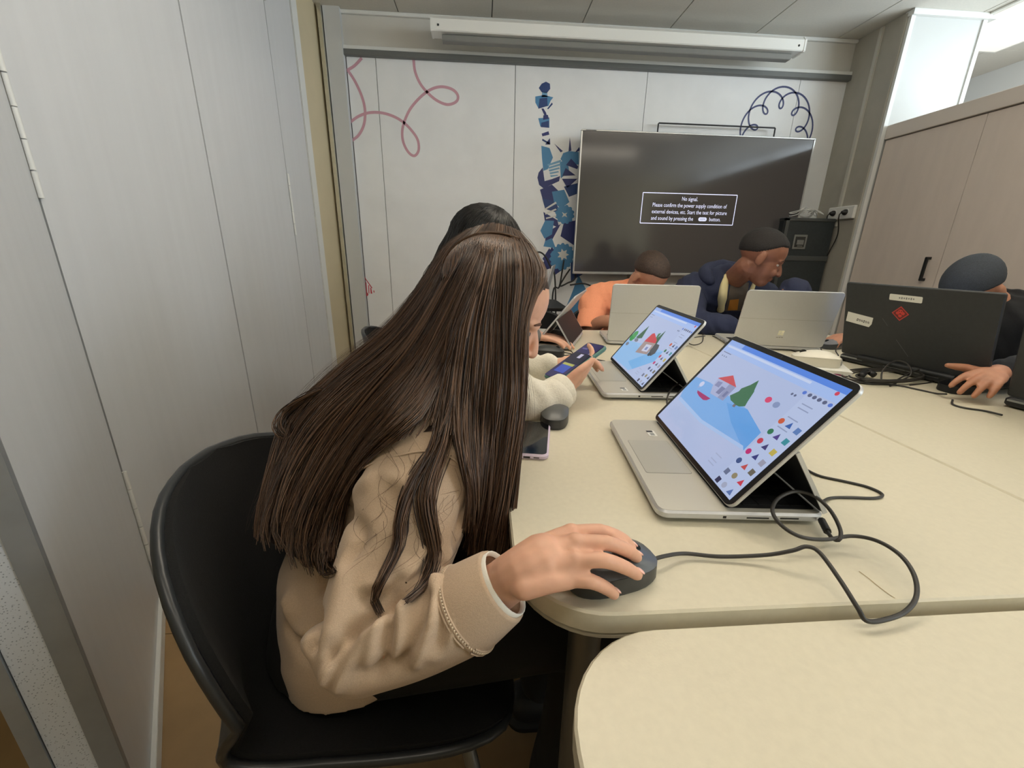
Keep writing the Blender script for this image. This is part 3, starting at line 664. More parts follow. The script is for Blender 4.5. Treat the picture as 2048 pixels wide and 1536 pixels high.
# ------------------------------------------------------------------ laptops
M_plat = mat('platinum_metal', (204, 206, 209), 0.38, 0.45, noise=.015, nscale=200)
M_plat2 = mat('palm_rest', (198, 195, 184), 0.45, 0.25)
M_key = mat('key_black', (26, 27, 29), 0.5)
M_bez = mat('bezel_black', (18, 18, 20), 0.25)
M_disp = print_mat('display_picture', 0.84, 0.12)
M_pad2 = mat('trackpad', (188, 186, 176), 0.3, .2)
M_stk = mat('sticker_white', (236, 236, 230), .5)
def screen_picture(kind):
    W_, H_ = .304, .203; out = []
    def a(col, pts, lay=.0001): out.append((col, [(p[0]*W_, p[1]*H_) for p in pts], lay))
    a((182, 196, 232), [(0, 0), (1, 0), (1, 1), (0, 1)], 0)
    a((170, 196, 246), [(0, .88), (1, .88), (1, .955), (0, .955)])
    a((205, 218, 248), [(.02, .925), (.8, .925), (.8, .945), (.02, .945)], .0002)
    a((92, 140, 232), [(.16, .955), (1, .955), (1, 1), (.16, 1)]); a((150, 180, 240), [(0, .955), (.16, .955), (.16, 1), (0, 1)])
    a((214, 72, 96), circ((.959, .94), .011, 10, .016), .0003)
    if kind == 1:
        a((128, 178, 236), [(0, .53), (0, .36), (.047, .255), (.40, .235), (.824, .301), (.816, .473), (.621, .551), (.177, .558)])
        a((104, 166, 232), [(.45, .50), (.60, .40), (.824, .301), (.816, .473), (.621, .551)], .0002)
        a((172, 200, 242), [(.047, .255), (.40, .235), (.824, .301), (.80, .325), (.40, .265), (.04, .29)], .0003)
        a((176, 184, 220), [(.21, .633), (.226, .547), (.264, .482), (.412, .494), (.407, .643), (.30, .66)], .0004)
        a((150, 156, 192), [(.34, .643), (.407, .643), (.412, .494), (.35, .49)], .0005)
        a((128, 134, 172), [(.30, .515), (.34, .517), (.345, .59), (.30, .59)], .0006); a((120, 128, 168), [(.37, .52), (.395, .52), (.395, .58), (.37, .58)], .0006); a((140, 146, 186), [(.235, .56), (.285, .565), (.28, .62), (.235, .61)], .0006)
        a((206, 84, 92), [(.205, .630), (.304, .718), (.412, .645)], .0007)
        a((66, 116, 84), [(.51, .785), (.545, .70), (.553, .69), (.575, .60), (.588, .56), (.555, .532), (.527, .527), (.46, .535), (.424, .563), (.455, .63), (.452, .66), (.487, .72)], .0005)
        a((120, 110, 120), [(.505, .527), (.527, .53), (.53, .505), (.508, .503)], .0004)
        a((170, 54, 112), [(.137, .436), (.308, .447), (.29, .413), (.261, .398), (.20, .402), (.155, .415)], .0006); a((208, 214, 244), circ((.121, .505), .022, 12, .030), .0006); a((150, 176, 226), circ((.118, .468), .012, 8, .014), .0005)
    else:
        a((150, 196, 242), [(0, .35), (0, .02), (.55, .03), (.90, .40), (.84, .50), (.40, .44)]); a((124, 184, 238), [(.40, .12), (.60, .08), (.90, .40), (.84, .50), (.62, .36)], .0002)
        a((60, 156, 82), [(.0, .42), (.02, .53), (.07, .56), (.115, .52), (.13, .43), (.10, .37), (.04, .37)], .0005); a((120, 124, 140), circ((.07, .31), .035, 10, .03), .0004)
        a((52, 98, 70), [(.199, .70), (.27, .494), (.20, .46), (.138, .461)], .0005); a((120, 124, 140), circ((.19, .43), .05, 10, .03), .0003)
        a((60, 128, 84), [(.50, .66), (.54, .69), (.555, .60), (.53, .58)], .0004); a((52, 98, 70), [(.582, .745), (.645, .46), (.53, .50)], .0005)
        a((168, 148, 146), [(.373, .476), (.605, .536), (.624, .348), (.385, .281)], .0006); a((206, 210, 232), [(.46, .46), (.575, .485), (.585, .375), (.47, .345)], .0007); a((126, 140, 190), [(.50, .43), (.545, .44), (.55, .39), (.505, .38)], .0008)
        a((206, 62, 74), [(.395, .62), (.43, .645), (.58, .575), (.60, .53), (.373, .476)], .0008)
        a((74, 78, 84), [(.619, .534), (.69, .54), (.717, .498), (.74, .42), (.708, .36), (.65, .36), (.613, .422)], .0007); a((52, 54, 60), circ((.66, .37), .03, 8, .03), .0009)
    a((188, 202, 236), [(.835, 0), (1, 0), (1, .87), (.835, .87)], .0003)
    ic = [(.853, .616, (206, 96, 66)), (.909, .619, (60, 100, 176)), (.968, .614, (96, 130, 190)), (.855, .517, (50, 120, 84)), (.908, .514, (84, 66, 142)), (.967, .518, (60, 146, 160)), (.854, .426, (200, 66, 84)), (.905, .416, (70, 66, 120)), (.964, .417, (196, 178, 84)), (.853, .321, (196, 52, 120)), (.91, .325, (64, 66, 130)), (.967, .32, (160, 160, 180)), (.855, .231, (70, 90, 140)), (.91, .228, (196, 84, 84)), (.967, .231, (110, 104, 92)), (.91, .135, (150, 140, 110)), (.967, .135, (206, 66, 84)), (.854, .12, (110, 120, 150)), (.909, .041, (170, 176, 200)), (.965, .04, (96, 120, 176)), (.854, .035, (60, 60, 90))]
    for k, (u, v, c) in enumerate(ic):
        if kind == 2 and k % 3 == 1: c = (70, 76, 110)
        sh = [circ((u, v), .017, 10, .024), [(u-.018, v-.02), (u+.018, v-.02), (u+.004, v+.028)], [(u-.016, v-.022), (u+.014, v-.024), (u+.016, v+.02), (u-.014, v+.024)]][k % 3]
        a(c, sh, .0005)
    for u, v, c in ((.68, .693, (220, 74, 116)), (.748, .69, (140, 156, 196))):
        if kind == 1: a(c, circ((u, v), .022, 12, .026), .0005)
    for u in (.82, .856, .886, .917, .95, .983): a((92, 126, 214) if u in (.82, .983) else (96, 104, 136), circ((u, .856), .012, 8, .015), .0006)
    for u in (.05, .075, .10): a((120, 130, 160), circ((u, .83), .006, 6, .008), .0005)
    for u in (.768, .79): a((100, 108, 140), circ((u, .81), .008, 6, .011), .0005)
    for v in (.78, .745, .66, .57): a((150, 162, 196), [(.86, v), (.93, v), (.93, v+.008), (.86, v+.008)], .0005)
    a((120, 132, 170), [(.03, .865), (.12, .865), (.12, .873), (.03, .873)], .0005)
    for v in (.07, .10, .15): a((166, 178, 212), [(.70, v), (.76, v), (.76, v+.008), (.70, v+.008)], .0005)
    return out
def keys_mesh(x0, x1, y0, y1, z, rows=5, cols=13):
    P = []
    for r in range(rows):
        for c in range(cols):
            a = x0+(x1-x0)*r/rows; b = a+(x1-x0)/rows*.86; p = y0+(y1-y0)*c/cols; q = p+(y1-y0)/cols*.86
            P.append(box(a, b, p, q, z, z+.0012))
    return join(*P)
def base_parts(root, dark_deck=True):
    mk('base', slab(rrect(.228, .323, .016, 6, .114), .006, .0185, .003), M_plat, root, True, 30)
    mk('base_foot', slab(rrect(.204, .298, .02, 6, .114), 0.0, .0058, .001), mat('foot_grey', (120, 122, 124), .4, .5), root, True, 30)
    mk('palm_rest', slab(rrect(.222, .317, .013, 6, .114), .0186, .0189), M_plat2, root)
    mk('trackpad', slab(rrect(.072, .118, .004, 3, .050), .0190, .0193), M_pad2, root)
    mk('trackpad_seam', slab(rrect(.0735, .1195, .004, 3, .050), .01895, .01905), mat('seam_dark', (140, 138, 130), .5), root)
    if dark_deck: mk('keyboard_deck', slab(rrect(.122, .300, .004, 3, .157), .0190, .0197), M_key, root)
    tag(mk('keys', keys_mesh(.101, .212, -.143, .143, .0197), M_key, root), kind='stuff')
    mk('pen_slot', box(.120, .150, -.1618, -.1612, .0105, .0125), M_key, root); mk('audio_jack', box(.088, .0925, -.1618, -.1612, .0100, .0135), M_key, root)
    mk('charge_port', box(.165, .190, -.1618, -.1612, .0108, .0130), M_key, root)
def tilted_laptop(label, x, y, rz, pic, stickers):
    r = tag(empty('tilted_laptop', (x, y, TZ), rz), label, 'laptop', 'silver laptops with the screen pulled forward')
    base_parts(r)
    S = np.array([.098, 0, .0215]); al = math.radians(52.5); v = np.array([math.cos(al), 0, math.sin(al)]); n = np.array([-math.sin(al), 0, math.cos(al)]); u = np.array([0, -1.0, 0])
    Ms = frame(S, u, v, n)
    lid = mk('screen_lid', xf(slab(rrect(.323, .222, .013, 6, 0, .111), .0, .0058, .001), Ms), M_plat, r, True, 30)
    mk('bezel', xf(slab(rrect(.321, .220, .012, 6, 0, .111), .0058, .0066), Ms), M_bez, lid)
    mk('webcam', xf(slab(circ((0, .2165), .0018, 8), .0066, .0068), Ms), M_key, lid)
    prints('display', [(c, [(p[0]-.152, p[1]+.0085) for p in P], .0068+l) for c, P, l in screen_picture(pic)], M_disp, Ms, r)
    Mh = S+v*.112-n*.0012; Rr = np.array([.224, 0, .021]); d = Mh-Rr; L = np.linalg.norm(d); d /= L
    nn = np.cross(d, u); Mp = frame(Rr, u, d, nn)
    mk('stand_plate', xf(slab(rrect(.318, L, .006, 3, 0, L/2), -.0028, .0028, .001), Mp), mat('stand_dark', (44, 46, 50), .5, .3), r)
    for e_ in (-.1602, .1602): mk('stand_edge', xf(box(e_-.001, e_+.001, 0.0, L, -.0028, .0028), Mp), M_plat, r)
    for (sx, s_, kind) in stickers:
        if kind == 'card':
            prints('sticker', [((232, 232, 226), [(sx+p[0], s_+p[1]) for p in rrect(.016, .026, .001, 2)], 0), ((36, 38, 42), [(sx-.008, s_+.004), (sx+.004, s_+.004), (sx+.004, s_+.012), (sx-.008, s_+.012)], .0001), ((150, 152, 150), [(sx-.004, s_-.010), (sx+.004, s_-.010), (sx+.004, s_+.001), (sx-.004, s_+.001)], .0001)], print_mat('sticker_print', 0, .4), Matrix.Translation((0, 0, .0196)), r)
        else:
            prints('sticker', [((232, 232, 226), [(sx+p[0], s_+p[1]) for p in rrect(.030, .022, .002, 2)], 0), ((36, 38, 42), [(sx+p[0], s_+p[1]) for p in circ((0, 0), .009, 12)], .0001), ((226, 226, 220), [(sx+p[0], s_+p[1]) for p in circ((.001, 0), .006, 12)], .0002)], print_mat('sticker_print', 0, .4), Matrix.Translation((0, 0, .0196)), r)
    return r
tilted_laptop('silver laptop nearest the camera, screen showing a house and one big tree', .2505, .627, math.radians(-4.8), 1, [(.068, .092, 'card')])
tilted_laptop('silver laptop in front of the girl with the phone, screen with several trees', .3075, 1.113, math.radians(-3.0), 2, [(.060, -.130, 'card'), (.035, .115, 'round')])
def plain_laptop(label, x, y, rz, ang, logo):
    r = tag(empty('laptop', (x, y, TZ), rz), label, 'laptop', 'silver laptops seen from behind')
    base_parts(r, False)
    al = math.radians(180-ang); S = np.array([.2262, 0, .019]); v = np.array([math.cos(math.pi-al)*-1, 0, math.sin(al)])
    v = np.array([-math.cos(math.radians(ang)), 0, math.sin(math.radians(ang))]); u = np.array([0, -1.0, 0]); n = np.cross(u, v)
    Ms = frame(S, u, v, n)
    lid = mk('screen_lid', xf(slab(rrect(.323, .222, .012, 6, 0, .111), -.003, .003, .001), Ms), M_plat, r, True, 30)
    mk('bezel', xf(slab(rrect(.319, .218, .011, 6, 0, .111), .0031, .0038), Ms), M_bez, lid)
    mk('display', xf(slab(rrect(.304, .203, .003, 3, 0, .111), .0039, .0042), Ms), mat('display_plain', (176, 198, 240), .2, emit=.8), lid)
    mk('lid_crease', xf(join(box(-.1605, .1605, .1115, .1122, -.00325, -.0029)), Ms), mat('crease', (150, 150, 146), .5), lid)
    if logo:
        q = [box(a, a+.0095, b, b+.0095, -.0034, -.0029) for a in (-.010, .0005) for b in (.046, .0565)]
        mk('logo', xf(join(*q), Ms), mat('logo_mirror', (226, 228, 214), .15, .9), lid)
        mk('lid_text', xf(join(*[box(-.012+.0085*k, -.0055+.0085*k, .036, .0385, -.00335, -.0029) for k in range(3)]), Ms), mat('seam_dark', (140, 138, 130), .5), lid)
    return r
plain_laptop('plain silver laptop lid in front of the boy in the orange shirt', .685, 1.794, math.radians(-97.7), 97, False)
plain_laptop('silver laptop with four-square logo in front of the boy in navy', 1.187, 1.722, math.radians(-103), 107, True)
# laptops of the far girl and her neighbour, seen edge on
t3 = tilted_laptop('silver laptop seen edge-on past the brown hair, its stand plate showing', .173, 1.71, math.radians(-21), 2, [(.05, -.12, 'card')])
sd = tag(empty('added_side_table', (.30, 2.66, 0)), 'added small black side table holding up the edge-on laptop, behind the far girl, below the television', 'side table')  # unseen table, added only to carry the edge-on laptop lid
mk('tabletop', slab(rrect(.42, .46, .03, 5), .755, .775, .003), M_blk, sd, True, 25); mk('column', tube([(0, 0, .02), (0, 0, .755)], .03, 14), M_blk, sd, True, 50); mk('base_plate', slab(circ((0, 0), .2, 24), 0.004, .02, .003), M_blk, sd)
t4 = plain_laptop('laptop lid seen edge-on below the corner of the television', .172, 2.68, math.radians(-13), 103, False); t4.location.z = .775

def black_laptop(label, x, y, rz, ang, stickers):
    r = tag(empty('black_laptop', (x, y, TZ), rz), label, 'laptop', 'thick black laptops')
    M_bl = mat('laptop_black', (44, 47, 49), .5, noise=.08, nscale=90); M_bl2 = mat('laptop_black2', (30, 32, 33), .45)
    mk('base', slab(rrect(.265, .385, .012, 4, .1325), .004, .026, .005), M_bl2, r, True, 30)
    for a in (.02, .24):
        for b in (-.17, .17): mk('rubber_foot', slab(rrect(.012, .03, .004, 3, a, b), 0, .0045), M_key, r)
    tag(mk('keys', keys_mesh(.09, .22, -.16, .16, .0262), M_key, r), kind='stuff')
    mk('trackpad', slab(rrect(.062, .105, .004, 3, .045), .0261, .0264), M_key, r)
    v = np.array([-math.cos(math.radians(ang)), 0, math.sin(math.radians(ang))]); u = np.array([0, -1.0, 0]); n = np.cross(u, v)
    Ms = frame(np.array([.250, 0, .024]), u, v, n)
    lid = mk('screen_lid', xf(slab(rrect(.385, .250, .006, 4, 0, .130), -.006, .004, .002), Ms), M_bl, r, True, 30)
    mk('display', xf(slab(rrect(.35, .20, .003, 3, 0, .130), .0041, .0046), Ms), mat('display_plain', (176, 198, 240), .2, emit=.8), lid)
    mk('hinge_bar', tube([(.262, -.13, .026), (.262, .13, .026)], .009, 12), M_bl2, r, True, 50)
    mk('rear_strip', box(.264, .2665, -.185, -.115, .017, .0215), mat('strip_light', (150, 154, 154), .35, .5), r); mk('rear_strip', box(.264, .2665, -.05, .095, .017, .0205), mat('strip_light', (150, 154, 154), .35, .5), r)
    mk('rear_strip', box(.264, .2665, .125, .185, .017, .0215), mat('strip_light', (150, 154, 154), .35, .5), r)
    for s in stickers: s(lid, Ms)
    return r
def B(Ms): return Ms @ Matrix.Translation((0, 0, -.0062)) @ Matrix.Diagonal((-1, 1, -1, 1))   # seen from behind the lid
def stickers5(lid, Ms):
    Mb = B(Ms); pm = print_mat('sticker_print', 0, .4)
    R_ = lambda p, a, c: (c[0]+p[0]*math.cos(a)-p[1]*math.sin(a), c[1]+p[0]*math.sin(a)+p[1]*math.cos(a))
    prints('paper_label', [((228, 228, 220), [R_(p, -.02, (-.020, .220)) for p in rrect(.085, .019, .003, 3)], 0)]+[((130, 132, 132), [R_(p, -.02, (-.035+.006*k, .220)) for p in rrect(.0035, .0045+.002*(k % 2), .001, 2)], .0002) for k in range(7)], pm, Mb, lid)
    prints('paper_label', [((230, 230, 222), [R_(p, -.13, (-.143, .135)) for p in ((-.04, -.017), (.034, -.017), (.04, -.005), (.04, .017), (-.04, .017))], 0)]+[((64, 66, 66), [R_(p, -.13+.2*(k % 3-1), (-.148+.0068*k, .1335-.001*k)) for p in rrect(.0048, .0068 if k % 3 else .0088, .0015, 2)], .0002) for k in range(6)]+[((230, 230, 222), [R_(p, -.13, (-.148+.0068*k, .1335-.001*k)) for p in rrect(.0022, .0034, .001, 2)], .0003) for k in range(6)], pm, Mb, lid)
    s = .023
    dm = [((196, 58, 52), [(-.028-s, .172), (-.028, .172-s), (-.028+s, .172), (-.028, .172+s)], 0), ((104, 26, 26), [(-.028-s*.84, .172), (-.028, .172-s*.84), (-.028+s*.84, .172), (-.028, .172+s*.84)], .0002)]
    for c, r in (((0, .006), .007), ((-.007, .001), .005), ((.007, .001), .005), ((0, -.007), .005)): dm.append(((206, 62, 52), [(-.028+c[0]+q[0], .172+c[1]+q[1]) for q in circ((0, 0), r, 9)], .0003))
    for c, r in (((-.003, .007), .0016), ((.003, .007), .0016), ((0, -.001), .002)): dm.append(((60, 14, 14), [(-.028+c[0]+q[0], .172+c[1]+q[1]) for q in circ((0, 0), r, 6)], .0005))
    prints('emblem_sticker', dm, pm, Mb, lid)
    for a, b, w in (((-.075, .150), (-.058, .128), .0009), ((-.03, .088), (.008, .040), .0013)): prints('lid_line', [((92, 96, 96), q, 0) for q in ribbon([a, b], w)], pm, Mb, lid)
black_laptop('black laptop with two paper labels and a red diamond emblem', 1.567, 1.225, math.radians(-166.6), 104, [stickers5])
black_laptop('black laptop cut off by the right edge of the photo', 1.605, .765, math.radians(-166.6), 104, [])

# ------------------------------------------------------------------ mice
def mouse_outline(n=28, s=1.0):
    th = np.arange(n)*2*np.pi/n; c, s_ = np.cos(th), np.sin(th); p = 2.7
    x = np.sign(c)*abs(c)**(2/p)*.055; y = np.sign(s_)*abs(s_)**(2/p)*.031
    return np.stack([x*s, y*s*(1+.10*(x/.055))], 1)
def mouse(label, x, y, rz, cols, z=TZ, nm='mouse'):
    r = tag(empty('computer_mouse', (x, y, z), rz), label, 'mouse', 'computer mice on the tables')
    body, top = cols
    o = mouse_outline()
    hz = lambda q: .019+.004*math.cos((q[0]+.012)/.06*1.3)
    rings = [np.column_stack([o*.95, np.full(28, .0)]), np.column_stack([o*1.0, np.full(28, .004)]), np.column_stack([o*.985, [hz(q) for q in o]])]
    mk('body', loft(rings), body, r, True, 35)
    rg = []
    for k in np.linspace(0, 1, 7):
        s = math.cos(k*math.pi/2)**.8 if k < 1 else .02; oo = o*.985*s
        rg.append(np.column_stack([oo, [hz(q)+.0005+.014*(1-s**2.4)*(1-.35*max(0, q[0]/.055)) for q in oo]]))
    mk('top_shell', loft(rg), top, r, True, 50)
    mk('scroll_wheel', xf(move(loft([ering((0, 0, h), (.008, 0, 0), (0, .008, 0), 14) for h in (-.003, .003)]), (0, 0, 0)), Matrix.Translation((.030, 0, .0275)) @ Matrix.Rotation(math.pi/2, 4, 'X')), M_key, r)
    return r
MB_ = mat('mouse_side', (58, 60, 60), .45); MT_ = mat('mouse_top', (92, 96, 100), .22, .2)
m1 = mouse('dark grey mouse under the hand of the girl in the beige sweatshirt', .143, .374, math.radians(17), (MB_, MT_))
m2 = mouse('dark grey mouse standing free beside the lilac phone', .156, .828, math.radians(80), (MB_, mat('mouse_top2', (84, 86, 86), .35)))
m3 = mouse('black mouse under the hand near the edge-on laptop', .235, 1.415, math.radians(-8), (M_key, MB_))
m4 = mouse('grey mouse under the hand left of the black laptop', 1.405, 1.545, math.radians(-170), (MB_, mat('mouse_top3', (110, 110, 112), .4)))
m5 = mouse('black mouse under the hand at the right edge of the photo', 1.325, 1.005, math.radians(-176), (M_key, M_bez))
# white box with a white mouse lying on it
wb_ = tag(empty('white_box', (1.045, 1.195, TZ), math.radians(-28)), 'flat white cardboard box with a magenta curl, behind the near laptop', 'box')
mk('box_body', box(-.085, .085, -.055, .055, 0, .022, .0015), M_stk, wb_)
mk('box_lid', box(-.086, .086, -.056, .056, .022, .026, .001), M_stk, wb_)
prints('curl_print', [((150, 40, 92), q, 0) for q in ribbon(smooth_path([(.02, .004), (.035, .013), (.055, .014), (.07, .010)], 14), .004)]+[((60, 60, 62), q, 0) for q in ribbon([(.066, .0095), (.076, .0115)], .004)], print_mat('sticker_print', 0, .4), Matrix(((1, 0, 0, 0), (0, 0, -1, -.0565), (0, 1, 0, 0), (0, 0, 0, 1))), wb_)
mouse('white mouse with a grey end lying on the white box', 1.045, 1.195, math.radians(150), (mat('mouse_white_side', (214, 210, 196), .4), mat('mouse_white', (236, 232, 218), .35)), TZ+.026)

wm = [o for o in bpy.data.objects if o.get('label', '').startswith('white mouse')][0]; wm.scale = (1.2, 1.2, 1.25)
mk('end_patch', box(-.0545, -.047, -.014, .014, .006, .020, .002), mat('mouse_grey_end', (150, 150, 146), .4), wm)
# ------------------------------------------------------------------ phones
def phone(label, M, casecol, pic):
    r = empty('phone'); r.matrix_world = M; tag(r, label, 'phone')
    mk('case', slab(rrect(.076, .152, .012, 6), 0, .0105, .003), mat('phone_case_'+casecol[0], casecol[1], .45), r, True, 30)
    mk('screen', slab(rrect(.069, .145, .009, 6), .0106, .0110), mat('phone_glass', (16, 17, 20), .06), r)
    mk('charge_slot', box(-.006, .006, -.0764, -.0758, .0035, .0065), M_key, r)
    mk('speaker_slot', join(box(.012, .022, -.0764, -.0758, .0042, .0058), box(-.022, -.012, -.0764, -.0758, .0042, .0058)), M_key, r)
    if pic:
        mm = print_mat('phone_picture', .7, .1); T_ = lambda a, b, c, d: [(a, c), (b, c), (b, d), (a, d)]
        prints('phone_picture', [((52, 44, 96), T_(-.033, .033, -.071, .071), 0), ((30, 28, 52), T_(-.033, .033, -.012, .03), .0002), ((70, 96, 196), T_(-.022, .020, -.050, -.022), .0002), ((196, 196, 96), T_(-.022, .022, -.022, -.014), .0003), ((220, 214, 240), T_(-.004, .009, .010, .026), .0003), ((170, 170, 200), T_(.018, .024, .030, .038), .0003), ((110, 100, 160), T_(-.026, -.005, .045, .05), .0003)], mm, Matrix.Translation((0, 0, .0111)), r)
    else:
        prints('notch', [((6, 6, 8), [(p[0], p[1]+.066) for p in rrect(.020, .005, .002, 3)], 0)], print_mat('sticker_print', 0, .4), Matrix.Translation((0, 0, .0111)), r)
    return r
phone('switched-off phone in a lilac case lying flat by the brown hair', Matrix.Translation((.0915, .7265, TZ)) @ Matrix.Rotation(math.radians(-10.5), 4, 'Z'), ('lilac', (216, 200, 220)), False)
pv = .786*_R+.56*_U+.247*_F; pv /= np.linalg.norm(pv); pu = .427*_R-.21*_U-.88*_F; pu -= pv*(pu@pv); pu /= np.linalg.norm(pu); PN = np.cross(pu, pv)
PC = at_d(1150, 724, 1.0)
phone('lit phone in a teal case held by the girl in the white sweater', frame(PC-PN*.006, pu, pv, PN), ('teal', (84, 128, 122)), True)

# ------------------------------------------------------------------ cables
M_cab = mat('cable_black', (52, 50, 48), .5)
def cable(label, pts, r=.0022, n=140, m=None, plug=None):
    P = []
    for p in pts:
        z = p[2] if len(p) > 2 else 0.0
        P.append(at_z(p[0], p[1], TZ+r+z))
    S = smooth_path(P, n)
    o = tag(empty('cable', tuple(S[0])), label, 'cable', 'loose leads on the tables')
    mk('lead', tube(S-S[0], r, 7), m or M_cab, o, True)
    if plug is not None:
        a, b = (S[-1], S[-6]) if plug > 0 else (S[0], S[5]); t = (b-a)/np.linalg.norm(b-a)
        mk('plug', tube([a-t*.012-S[0], a+t*.016-S[0]], .0046, 8), M_key, o, True, 50)
    return o
cable('dark mouse lead looping from the near mouse to the near laptop', [(1299, 1121, .012), (1330, 1112, .012), (1370, 1107, .006), (1440, 1113, .004), (1530, 1110, .010), (1585, 1101, .022), (1613, 1093, .028), (1640, 1106, .026), (1680, 1160, .018), (1715, 1215, .010), (1734, 1242, .002), (1775, 1238, .002), (1812, 1222, .004), (1833, 1192, .010), (1828, 1150, .018), (1800, 1110, .022), (1755, 1082, .022), (1705, 1072, .018), (1650, 1079, .016), (1600, 1073, .02), (1562, 1050, .028), (1545, 1022, .036), (1556, 997, .042), (1590, 983, .046), (1628, 992, .044), (1660, 1020, .034), (1680, 1058, .022), (1678, 1080, .016), (1662, 1074, .012), (1648, 1050, .010)], .0024, 320, None, 1)
cable('dark lead making a flat loop behind the near laptop', [(1608, 937, .0), (1640, 952), (1690, 963), (1735, 974), (1764, 988), (1752, 996), (1700, 995), (1662, 996), (1645, 1003, .006)], .0022, 120)
cable('short dark lead curving out of the laptop with several trees', [(1385, 772, .012), (1362, 766, .024), (1343, 778, .024), (1334, 800, .016), (1340, 822, .002), (1365, 850, .0)], .0022, 80)
cable('thin lead looping beside the plain silver lid', [(1392, 656, .012), (1405, 668, .006), (1404, 684), (1388, 690), (1376, 684), (1384, 676), (1410, 672)], .0018, 80)
cable('thin lead lying on the table past the phone', [(1098, 700, .004), (1135, 706), (1175, 716), (1210, 722)], .0018, 60)
cable('thin lead zigzagging behind the edge-on laptop', [(1134, 658), (1140, 668), (1150, 684), (1131, 682), (1134, 694), (1145, 708), (1110, 712)], .0018, 80)
cable('dark leads running along the bottom of the logo laptop', [(1425, 672), (1436, 676), (1475, 688), (1500, 700), (1555, 694), (1600, 706), (1640, 711), (1660, 716)], .002, 120)
cable('dark lead from the grey mouse, curling left of the black laptop', [(1690, 688, .01), (1672, 700, .01), (1676, 712, .006), (1650, 706), (1642, 698), (1655, 714), (1680, 722), (1700, 714)], .002, 120)
cable('thin black lead behind the white box ending at the black laptop', [(1650, 735), (1665, 738), (1660, 724), (1680, 716), (1690, 712)], .002, 60)
T = []
for k in range(4):
    for t in np.linspace(0, 2*math.pi, 14, endpoint=False): T.append((1762+(92-8*k)*math.cos(t+k*.5)+6*k, 751+(15-2*k)*math.sin(t+k*.5), .004+.004*k+.003*math.sin(3*t)))
cable('tangled coil of black cable in front of the black laptop', T[:], .0024, 420)
cable('black lead from the cable coil to the hand at the right edge', [(1668, 742), (1690, 760), (1740, 768), (1790, 770), (1840, 780), (1872, 787), (1893, 788, .01)], .0024, 120)
cable('lead standing up in an arch before the black laptop', [(1762, 764), (1766, 740, .03), (1790, 722, .05), (1815, 728, .045), (1822, 748, .02), (1800, 762), (1780, 772)], .0022, 90)
cable('lead arching to the right end of the cable coil', [(1790, 762), (1820, 746, .02), (1850, 738, .03), (1872, 750, .015), (1862, 764), (1820, 770)], .0022, 90)
cable('dark lead curving below the hand at the right edge', [(1905, 800, .004), (1906, 809), (1930, 816), (1970, 822), (2004, 830, .004)], .0024, 60)
br = mk('cord_wrap', join(tube(smooth_path([at_z(1722, 752, TZ+.012), at_z(1734, 742, TZ+.02), at_z(1748, 750, TZ+.014)], 10), .009, 10)), M_key, None, True); tag(br, 'black cord block lying in the cable coil', 'adapter')
M_bcab = mat('cable_dim', (34, 34, 36), .5)
def wall_cable(label, pts, y, r=.006):
    S = smooth_path([at_y(p[0], p[1], y+(p[2] if len(p) > 2 else 0)) for p in pts], 60)
    o = tag(mk('cable', tube(S-S[0], r, 7), M_bcab, None, True), label, 'cable', 'black cables hanging behind the television'); o.location = tuple(S[0]); return o
wall_cable('black cable arching left of the television, top one', [(1066, 510), (1078, 504), (1090, 512), (1100, 532), (1110, 560), (1112, 700)], 3.14)
wall_cable('black cable hanging in a bow under the television corner', [(1140, 538), (1128, 556), (1120, 572), (1135, 566), (1150, 556), (1150, 520)], 3.17)
wall_cable('black cable curving right below the television', [(1140, 570), (1165, 567), (1185, 573), (1197, 582), (1205, 700)], 3.12)
wall_cable('black cable hanging beside the blue mural gear', [(1128, 520), (1124, 545), (1118, 575), (1106, 585), (1100, 700)], 3.20)
# ------------------------------------------------------------------ people: shared builders
def unit(v): v = np.asarray(v, float); return v/(np.linalg.norm(v)+1e-12)
def head_frame(c, fwd, up=(0, 0, 1), s=1.0):
    f = unit(fwd); l = unit(np.cross(up, f)); u = np.cross(f, l)
    return np.array(c, float), f, l, u, s
def hl(H, p): c, f, l, u, s = H; return c+s*(f*p[0]+l*p[1]+u*p[2])
def head_parts(H):
    c, f, l, u, s = H; M = np.eye(4); M[:3, 0], M[:3, 1], M[:3, 2] = f, l, u
    E = lambda p, r, **k: ellipsoid(hl(H, p), np.array(r)*s, M, **k)
    P = [E((-.012, 0, .030), (.096, .074, .082), nu=28, nv=18), E((.030, 0, -.030), (.058, .058, .080), nu=24, nv=16), E((.052, 0, -.088), (.032, .036, .026)),
         E((.066, 0, .012), (.022, .048, .016)), E((.070, .030, -.040), (.020, .018, .018)), E((.070, -.030, -.040), (.020, .018, .018)),
         limb([hl(H, (.080, 0, .002)), hl(H, (.094, 0, -.018)), hl(H, (.101, 0, -.036))], [.0075*s, .009*s, .0115*s], 12), E((.091, .011, -.040), (.009, .007, .006)), E((.091, -.011, -.040), (.009, .007, .006)),
         E((.083, 0, -.062), (.010, .021, .0052)), E((.081, 0, -.072), (.010, .018, .0055)),
         E((-.008, .076, -.012), (.018, .008, .030)), E((-.008, -.076, -.012), (.018, .008, .030)), E((-.002, .079, -.030), (.009, .006, .012)), E((-.002, -.079, -.030), (.009, .006, .012))]
    return P
